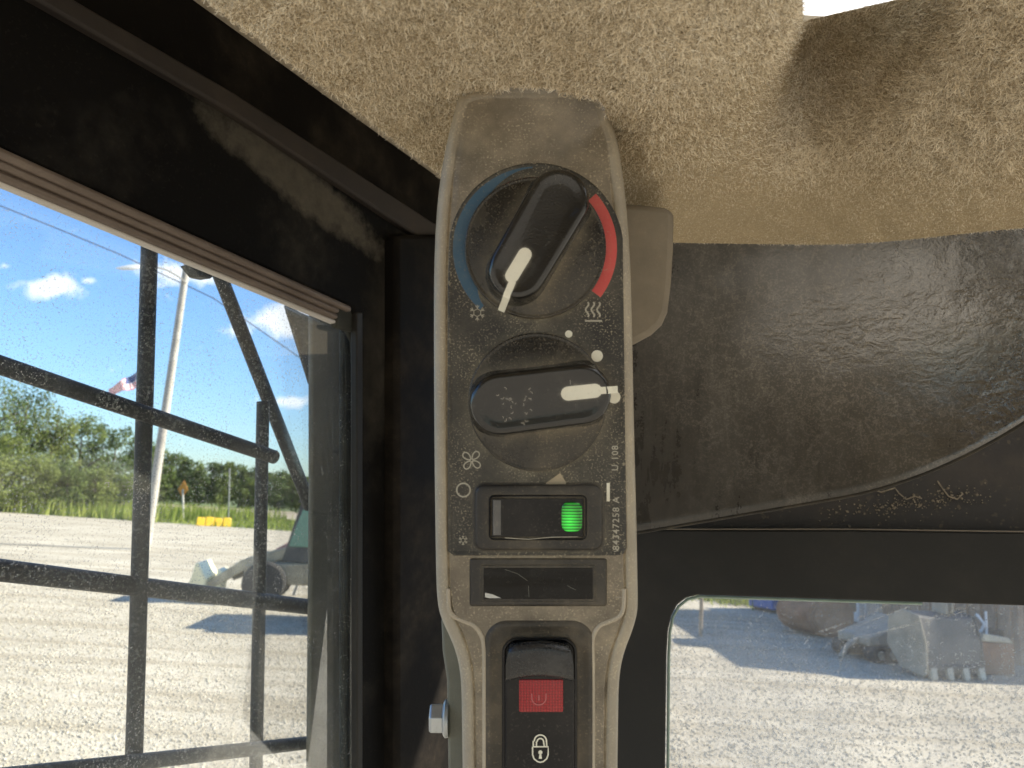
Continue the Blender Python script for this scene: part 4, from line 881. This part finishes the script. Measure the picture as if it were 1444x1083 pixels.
# excavators parked to the right (their upper works rise above the window frame)
def excavator(px, py, heading, s, label, col, reach=1.0, raised=False):
    e = empty('excavator', ground(px, py), Matrix.Rotation(R_(heading), 3, 'Z')); tag(e, label, 'excavator', 'excavators parked in the yard')
    for y_ in (-.8 * s, .8 * s):
        pts = []; Lh, rr_ = 1.15 * s, .30 * s
        for k in range(9): q_ = math.pi / 2 - math.pi * k / 8; pts.append((Lh + rr_ * math.cos(q_), rr_ + rr_ * math.sin(q_)))
        for k in range(9): q_ = -math.pi / 2 - math.pi * k / 8; pts.append((-Lh + rr_ * math.cos(q_), rr_ + rr_ * math.sin(q_)))
        tr = mprism('track', e, pts, y_ - .18 * s, y_ + .18 * s, pm_['tyre'])
        for k in range(5): 
            ax = place(e, (0, 1, 0)) - place(e, (0, 0, 0)); MB().lathe(place(e, (-Lh + 2 * Lh * k / 4, y_ - .2 * s, rr_)), ax, [(0, .05 * s), (0, .17 * s), (.4 * s, .17 * s), (.4 * s, .05 * s)], 14).build('roller', pm_['grey'], tr)
        for k in range(12): mbox('track_shoe', e, (-Lh + 2 * Lh * k / 11, y_, 2 * rr_ + .012), (.12 * s, .38 * s, .04), pm_['dark'], tr, bevel=0)
    mprism('undercarriage', e, [(-.7 * s, .3 * s), (.7 * s, .3 * s), (.5 * s, .75 * s), (-.5 * s, .75 * s)], -.6 * s, .6 * s, pm_['dark'])
    mprism('engine_housing', e, [(-1.5 * s, .8 * s), (.3 * s, .8 * s), (.3 * s, 1.35 * s), (-.2 * s, 1.6 * s), (-1.4 * s, 1.6 * s)], -.85 * s, .85 * s, col, bevel=.06)
    mprism('cab', e, [(.1 * s, .85 * s), (1.1 * s, .85 * s), (1.15 * s, 1.5 * s), (.85 * s, 2.35 * s), (.1 * s, 2.35 * s)], -.85 * s, -.05 * s, col, bevel=.05)
    mprism('cab_glass', e, [(.2 * s, 1.35 * s), (1.05 * s, 1.35 * s), (1.06 * s, 1.55 * s), (.80 * s, 2.2 * s), (.2 * s, 2.2 * s)], -.87 * s, -.03 * s, pm_['glass'])
    mprism('boom', e, [(.5 * s, 1.0 * s), (1.2 * s, 2.4 * s), (2.2 * s, 3.1 * s * reach), (3.4 * s, 2.9 * s * reach), (3.4 * s, 2.65 * s * reach), (2.2 * s, 2.7 * s * reach), (1.5 * s, 2.1 * s), (.8 * s, .95 * s)], .12 * s, .42 * s, col)
    if raised:
        mtube('boom_cylinder', e, [(1.0 * s, .27 * s, .95 * s), (2.1 * s, .27 * s, 2.6 * s)], .08 * s, pm_['grey'])
        mprism('dipper_arm', e, [(3.2 * s, 3.0 * s), (3.5 * s, 2.95 * s), (4.4 * s, 2.2 * s), (4.2 * s, 2.0 * s), (3.1 * s, 2.6 * s)], .14 * s, .40 * s, col)
        mprism('bucket', e, [(4.1 * s, 2.2 * s), (4.5 * s, 2.3 * s), (4.7 * s, 1.9 * s), (4.5 * s, 1.6 * s), (4.0 * s, 1.7 * s), (4.3 * s, 1.9 * s)], -.1 * s, .6 * s, pm_['bucket'])
        return e
    mprism('dipper_arm', e, [(3.2 * s, 3.05 * s * reach), (3.5 * s, 2.9 * s * reach), (3.35 * s, .9 * s), (3.1 * s, .9 * s)], .14 * s, .40 * s, col)
    mtube('boom_cylinder', e, [(1.0 * s, .27 * s, .95 * s), (2.1 * s, .27 * s, 2.6 * s)], .08 * s, pm_['grey'])
    mprism('bucket', e, [(3.05 * s, .95 * s), (3.5 * s, .85 * s), (3.75 * s, .45 * s), (3.6 * s, .08), (3.1 * s, .03), (2.85 * s, .25 * s), (3.3 * s, .35 * s), (3.3 * s, .6 * s)], -.15 * s, .7 * s, pm_['bucket'])
    return e
excavator(592, 884, 4, 1.1, 'excavator parked behind the window post, known by the long shadow it throws left', pm_['grey'], .9)
excavator(1452, 925, 176, 1.0, 'grey tracked excavator at the right picture edge with its raised boom above the window frame', pm_['grey'], 1.0, raised=True)

# big digging bucket standing on its teeth
def gb(px, py): return ground(px, py)
def upright(name, x0, x1, ybase, ytop, depth_, mat, label, cat_, bevel=.05, profile=None):
    A, B = ground(x0, ybase), ground(x1, ybase); dst = math.hypot(*((A + B) / 2)[:2]); h = at_dist((x0 + x1) / 2, ytop, dst).z
    e = empty(name, (A + B) / 2, Matrix.Rotation(math.atan2((B - A).y, (B - A).x), 3, 'Z')); tag(e, label, cat_); return e, (B - A).length, h
e, wl, h = upright('digging_bucket', 1306, 1384, 958, 866, .8, None, 'large dark digging bucket standing on four bright worn teeth in the gravel', 'bucket')
hw = wl / 2
prof = [(-.05, .10), (.05, .02), (.55, .10), (.85, .45), (.80, h * .85), (.45, h), (.1, h * .92), (-.02, h * .55)]
def sideprism(e, prof, x0, x1, mat, name, bevel=.03):    # profile in depth(y)-z, extruded along x
    a_ = [place(e, (x0, y, z)) for y, z in prof]; return MB().prism(a_, place(e, (x1, 0, 0)) - place(e, (x0, 0, 0))).build(name, mat, e, bevel=bevel)
sideprism(e, prof, -hw, hw, pm_['bucket'], 'shell')
sideprism(e, [(y * 1.03 - .02, z * 1.02) for y, z in prof], -hw - .03, -hw + .01, pm_['grey'], 'side_plate'); sideprism(e, [(y * 1.03 - .02, z * 1.02) for y, z in prof], hw - .01, hw + .03, pm_['bucket'], 'side_plate')
mbox('lip_bar', e, (0, -.05, .2), (wl, .08, .10), pm_['dark'])
for k in range(4):
    x_ = -hw + .08 + (wl - .16) * k / 3; a_ = [place(e, p) for p in ((x_ - .06, -.08, .22), (x_ + .07, -.08, .24), (x_ + .03, -.16, .03), (x_ - .07, -.16, .01))]
    MB().prism(a_, place(e, (0, .08, 0)) - place(e, (0, 0, 0))).build('tooth', pm_['tooth'], e, bevel=.01)
for x_ in (.1, .22): mbox('lug_plate', e, (x_, .35, h + .08), (.04, .35, .25), pm_['grey'])
# trencher-like attachment: frame on small track, left of the bucket
e, wl, h = upright('track_attachment', 1226, 1308, 934, 872, .8, None, 'low grey tracked trailer frame between the rusty barrel and the dark bucket', 'trailer'); hw = wl / 2
tp = []
for k in range(8): q_ = math.pi / 2 - math.pi * k / 7; tp.append((hw * .85 + .13 * math.cos(q_), .15 + .15 * math.sin(q_)))
for k in range(8): q_ = -math.pi / 2 - math.pi * k / 7; tp.append((-hw * .85 + .13 * math.cos(q_), .15 + .15 * math.sin(q_)))
mprism('track', e, tp, -.15, .15, pm_['tyre']); mprism('track', e, tp, .75, 1.0, pm_['tyre'])
for k in range(5): mprism('roller', e, [(-hw * .8 + hw * 1.6 * k / 4 + .08 * math.cos(a_ * .785), .15 + .08 * math.sin(a_ * .785)) for a_ in range(8)], -.17, -.14, pm_['grey'], bevel=0)
mprism('body', e, [(-hw, .28), (hw * 1.0, .28), (hw * 1.0, h * .95), (hw * .3, h), (-hw * .1, h * .8), (-hw, h * .55)], .0, .85, pm_['grey'], bevel=.04)
mprism('side_panel', e, [(-hw * .0, .34), (hw * .35, .34), (hw * .35, h * .86), (0, h * .72)], -.02, .05, pm_['pale']); mprism('dark_panel', e, [(hw * .42, .34), (hw * .95, .34), (hw * .95, h * .86), (hw * .42, h * .88)], -.02, .05, pm_['dark'])
mtube('draw_bar', e, [(-hw * 1.0, .3, .4), (-hw * 1.5, .2, .25), (-hw * 1.7, .2, .05)], .05, pm_['grey'])
mtube('stop_bar', e, [(-hw * .1, -.2, .05), (hw * .9, -.2, .05)], .025, pm_['pale']); mtube('stop_bar', e, [(-hw * .1, -.2, .27), (hw * .9, -.2, .27)], .025, pm_['pale'])
# rusty round bucket
e, wl, h = upright('rusty_barrel_bucket', 1140, 1206, 900, 838, .8, None, 'rounded rusty brown bucket left of the tracked trailer, below the window frame', 'bucket'); hw = wl / 2
rp = [(hw * math.cos(R_(a_)) * 1.0, h / 2 + h / 2 * math.sin(R_(a_))) for a_ in range(-90, 270, 20)]
mprism('shell', e, rp, 0, 1.1, pm_['rust'], bevel=.03); mprism('end_plate', e, [(x * .8, h / 2 + (z - h / 2) * .8) for x, z in rp], -.03, .02, pm_['rust']); mbox('mount', e, (hw * .8, .4, h * .8), (.5, .7, .4), pm_['dark'])
# engine block / crate right of the bucket
e, wl, h = upright('steel_hopper', 1388, 1432, 953, 894, .8, None, 'weathered steel hopper with sloping pale top right of the toothed bucket', 'hopper'); hw = wl / 2
mprism('hopper_body', e, [(-hw, .02), (hw, .02), (hw * 1.05, h * .75), (-hw * 1.05, h * .8)], 0, .8, pm_['rust']); mprism('sloping_top', e, [(-hw * 1.05, h * .81), (hw * 1.05, h * .76), (hw * .7, h * .9), (-hw * .9, h)], .0, .8, pm_['tooth'])
# white hoses in front
hz = empty('white_hydraulic_hose', ground(1372, 945)); tag(hz, 'white hydraulic hose looped over the top of the dark bucket', 'hose'); dd = math.hypot(*ground(1372, 945)[:2]) - .05
MB().tube([at_dist(x, y, dd) for x, y in ((1358, 866), (1364, 880), (1372, 889), (1384, 890), (1388, 880), (1380, 870), (1376, 866))], .028, 8).build('hose', pm_['steelw'], hz, smooth=True); MB().tube([at_dist(x, y, dd) for x, y in ((1391, 896), (1391, 882), (1390, 862))], .02, 8).build('hose_end', pm_['steelw'], hz, smooth=True)
# things in the far row
for (nm, x0, x1, yb_, yt, mt, lb, ct) in (('blue_container', 1090, 1158, 866, 815, 'blue', 'blue steel container behind the rusty bucket at the window top', 'container'),
    ('parts_cabinet', 1212, 1246, 884, 832, 'pale', 'pale grey cabinet standing in the far row of machines', 'cabinet'), ('yellow_crate', 1252, 1272, 872, 847, 'cream', 'small yellow crate beside the pale cabinet', 'crate'),
    ('red_implement', 1270, 1350, 868, 840, 'redp', 'long faded red farm implement behind the dark bucket', 'implement')):
    e, wl, h = upright(nm, x0, x1, yb_, yt, 1, None, lb, ct)
    mbox('body', e, (0, .5, h / 2 + .05), (wl, 1.0, h - .1), pm_[mt], bevel=.04)
    for k in range(max(2, int(wl / .35))): mbox('rib', e, (-wl / 2 + wl * (k + .5) / max(2, int(wl / .35)), -.02, h / 2 + .05), (.05, .06, h * .8), pm_[mt], bevel=.01)
    for k in (-1, 1): mbox('skid', e, (k * wl * .35, .5, .05), (.12, 1.0, .1), pm_['dark'], bevel=0)
o = MB().tube([ground(988, 897), at_dist(990, 825, math.hypot(*ground(988, 897)[:2]))], [.045, .04], 9).build('wooden_stake', simple('weathered_wood', (.32, .24, .16), .9)); tag(o, 'thin brown wooden stake standing in the gravel near the window corner', 'stake')
o = MB().tube([ground(1060, 868), ground(1100, 862) + Vector((0, 0, .5)), ground(1085, 850)], .02, 6)
# open-sided shed added at the right edge to throw shade over the machines
sh = empty('shade_shed', Vector((13.4, 19, 0))); tag(sh, 'brown shed added at the right picture edge to throw shade across the parked machines', 'shed')
mbox('wall', sh, (-3.0, 0, 1.95), (.12, 7.6, 3.9), pm_['bronze'], bevel=.01); mbox('wall', sh, (3.0, 0, 1.95), (.12, 7.6, 3.9), pm_['bronze'], bevel=.01)
for k in range(16): mbox('wall_rib', sh, (-3.09, -3.6 + 7.2 * k / 15, 1.95), (.05, .08, 3.8), pm_['bronze'], bevel=0)
mprism('roof', sh, [(-3.4, 3.85), (0, 4.7), (3.4, 3.85), (3.4, 3.95), (0, 4.85), (-3.4, 3.95)], -4.0, 4.0, pm_['rust'])
# low weeds by the far row
NB = 900; c0 = ground(1060, 850); V = np.zeros((NB, 3, 3)); bx = rng.normal(c0.x, .9, NB); by = rng.normal(c0.y, .7, NB); a = rng.uniform(0, 6.28, NB); h_ = rng.uniform(.1, .5, NB)
V[:, 0] = np.stack([bx - np.cos(a) * .03, by - np.sin(a) * .03, 0 * a], -1); V[:, 1] = np.stack([bx + np.cos(a) * .03, by + np.sin(a) * .03, 0 * a], -1); V[:, 2] = np.stack([bx + rng.normal(0, .1, NB), by + rng.normal(0, .1, NB), h_], -1)
tag(fast_mesh('weeds', V.reshape(-1, 3), np.arange(NB * 3).reshape(-1, 3), bpy.data.materials['grass_blade']), 'patch of green weeds at the top of the lower window', 'weeds', kind='stuff')
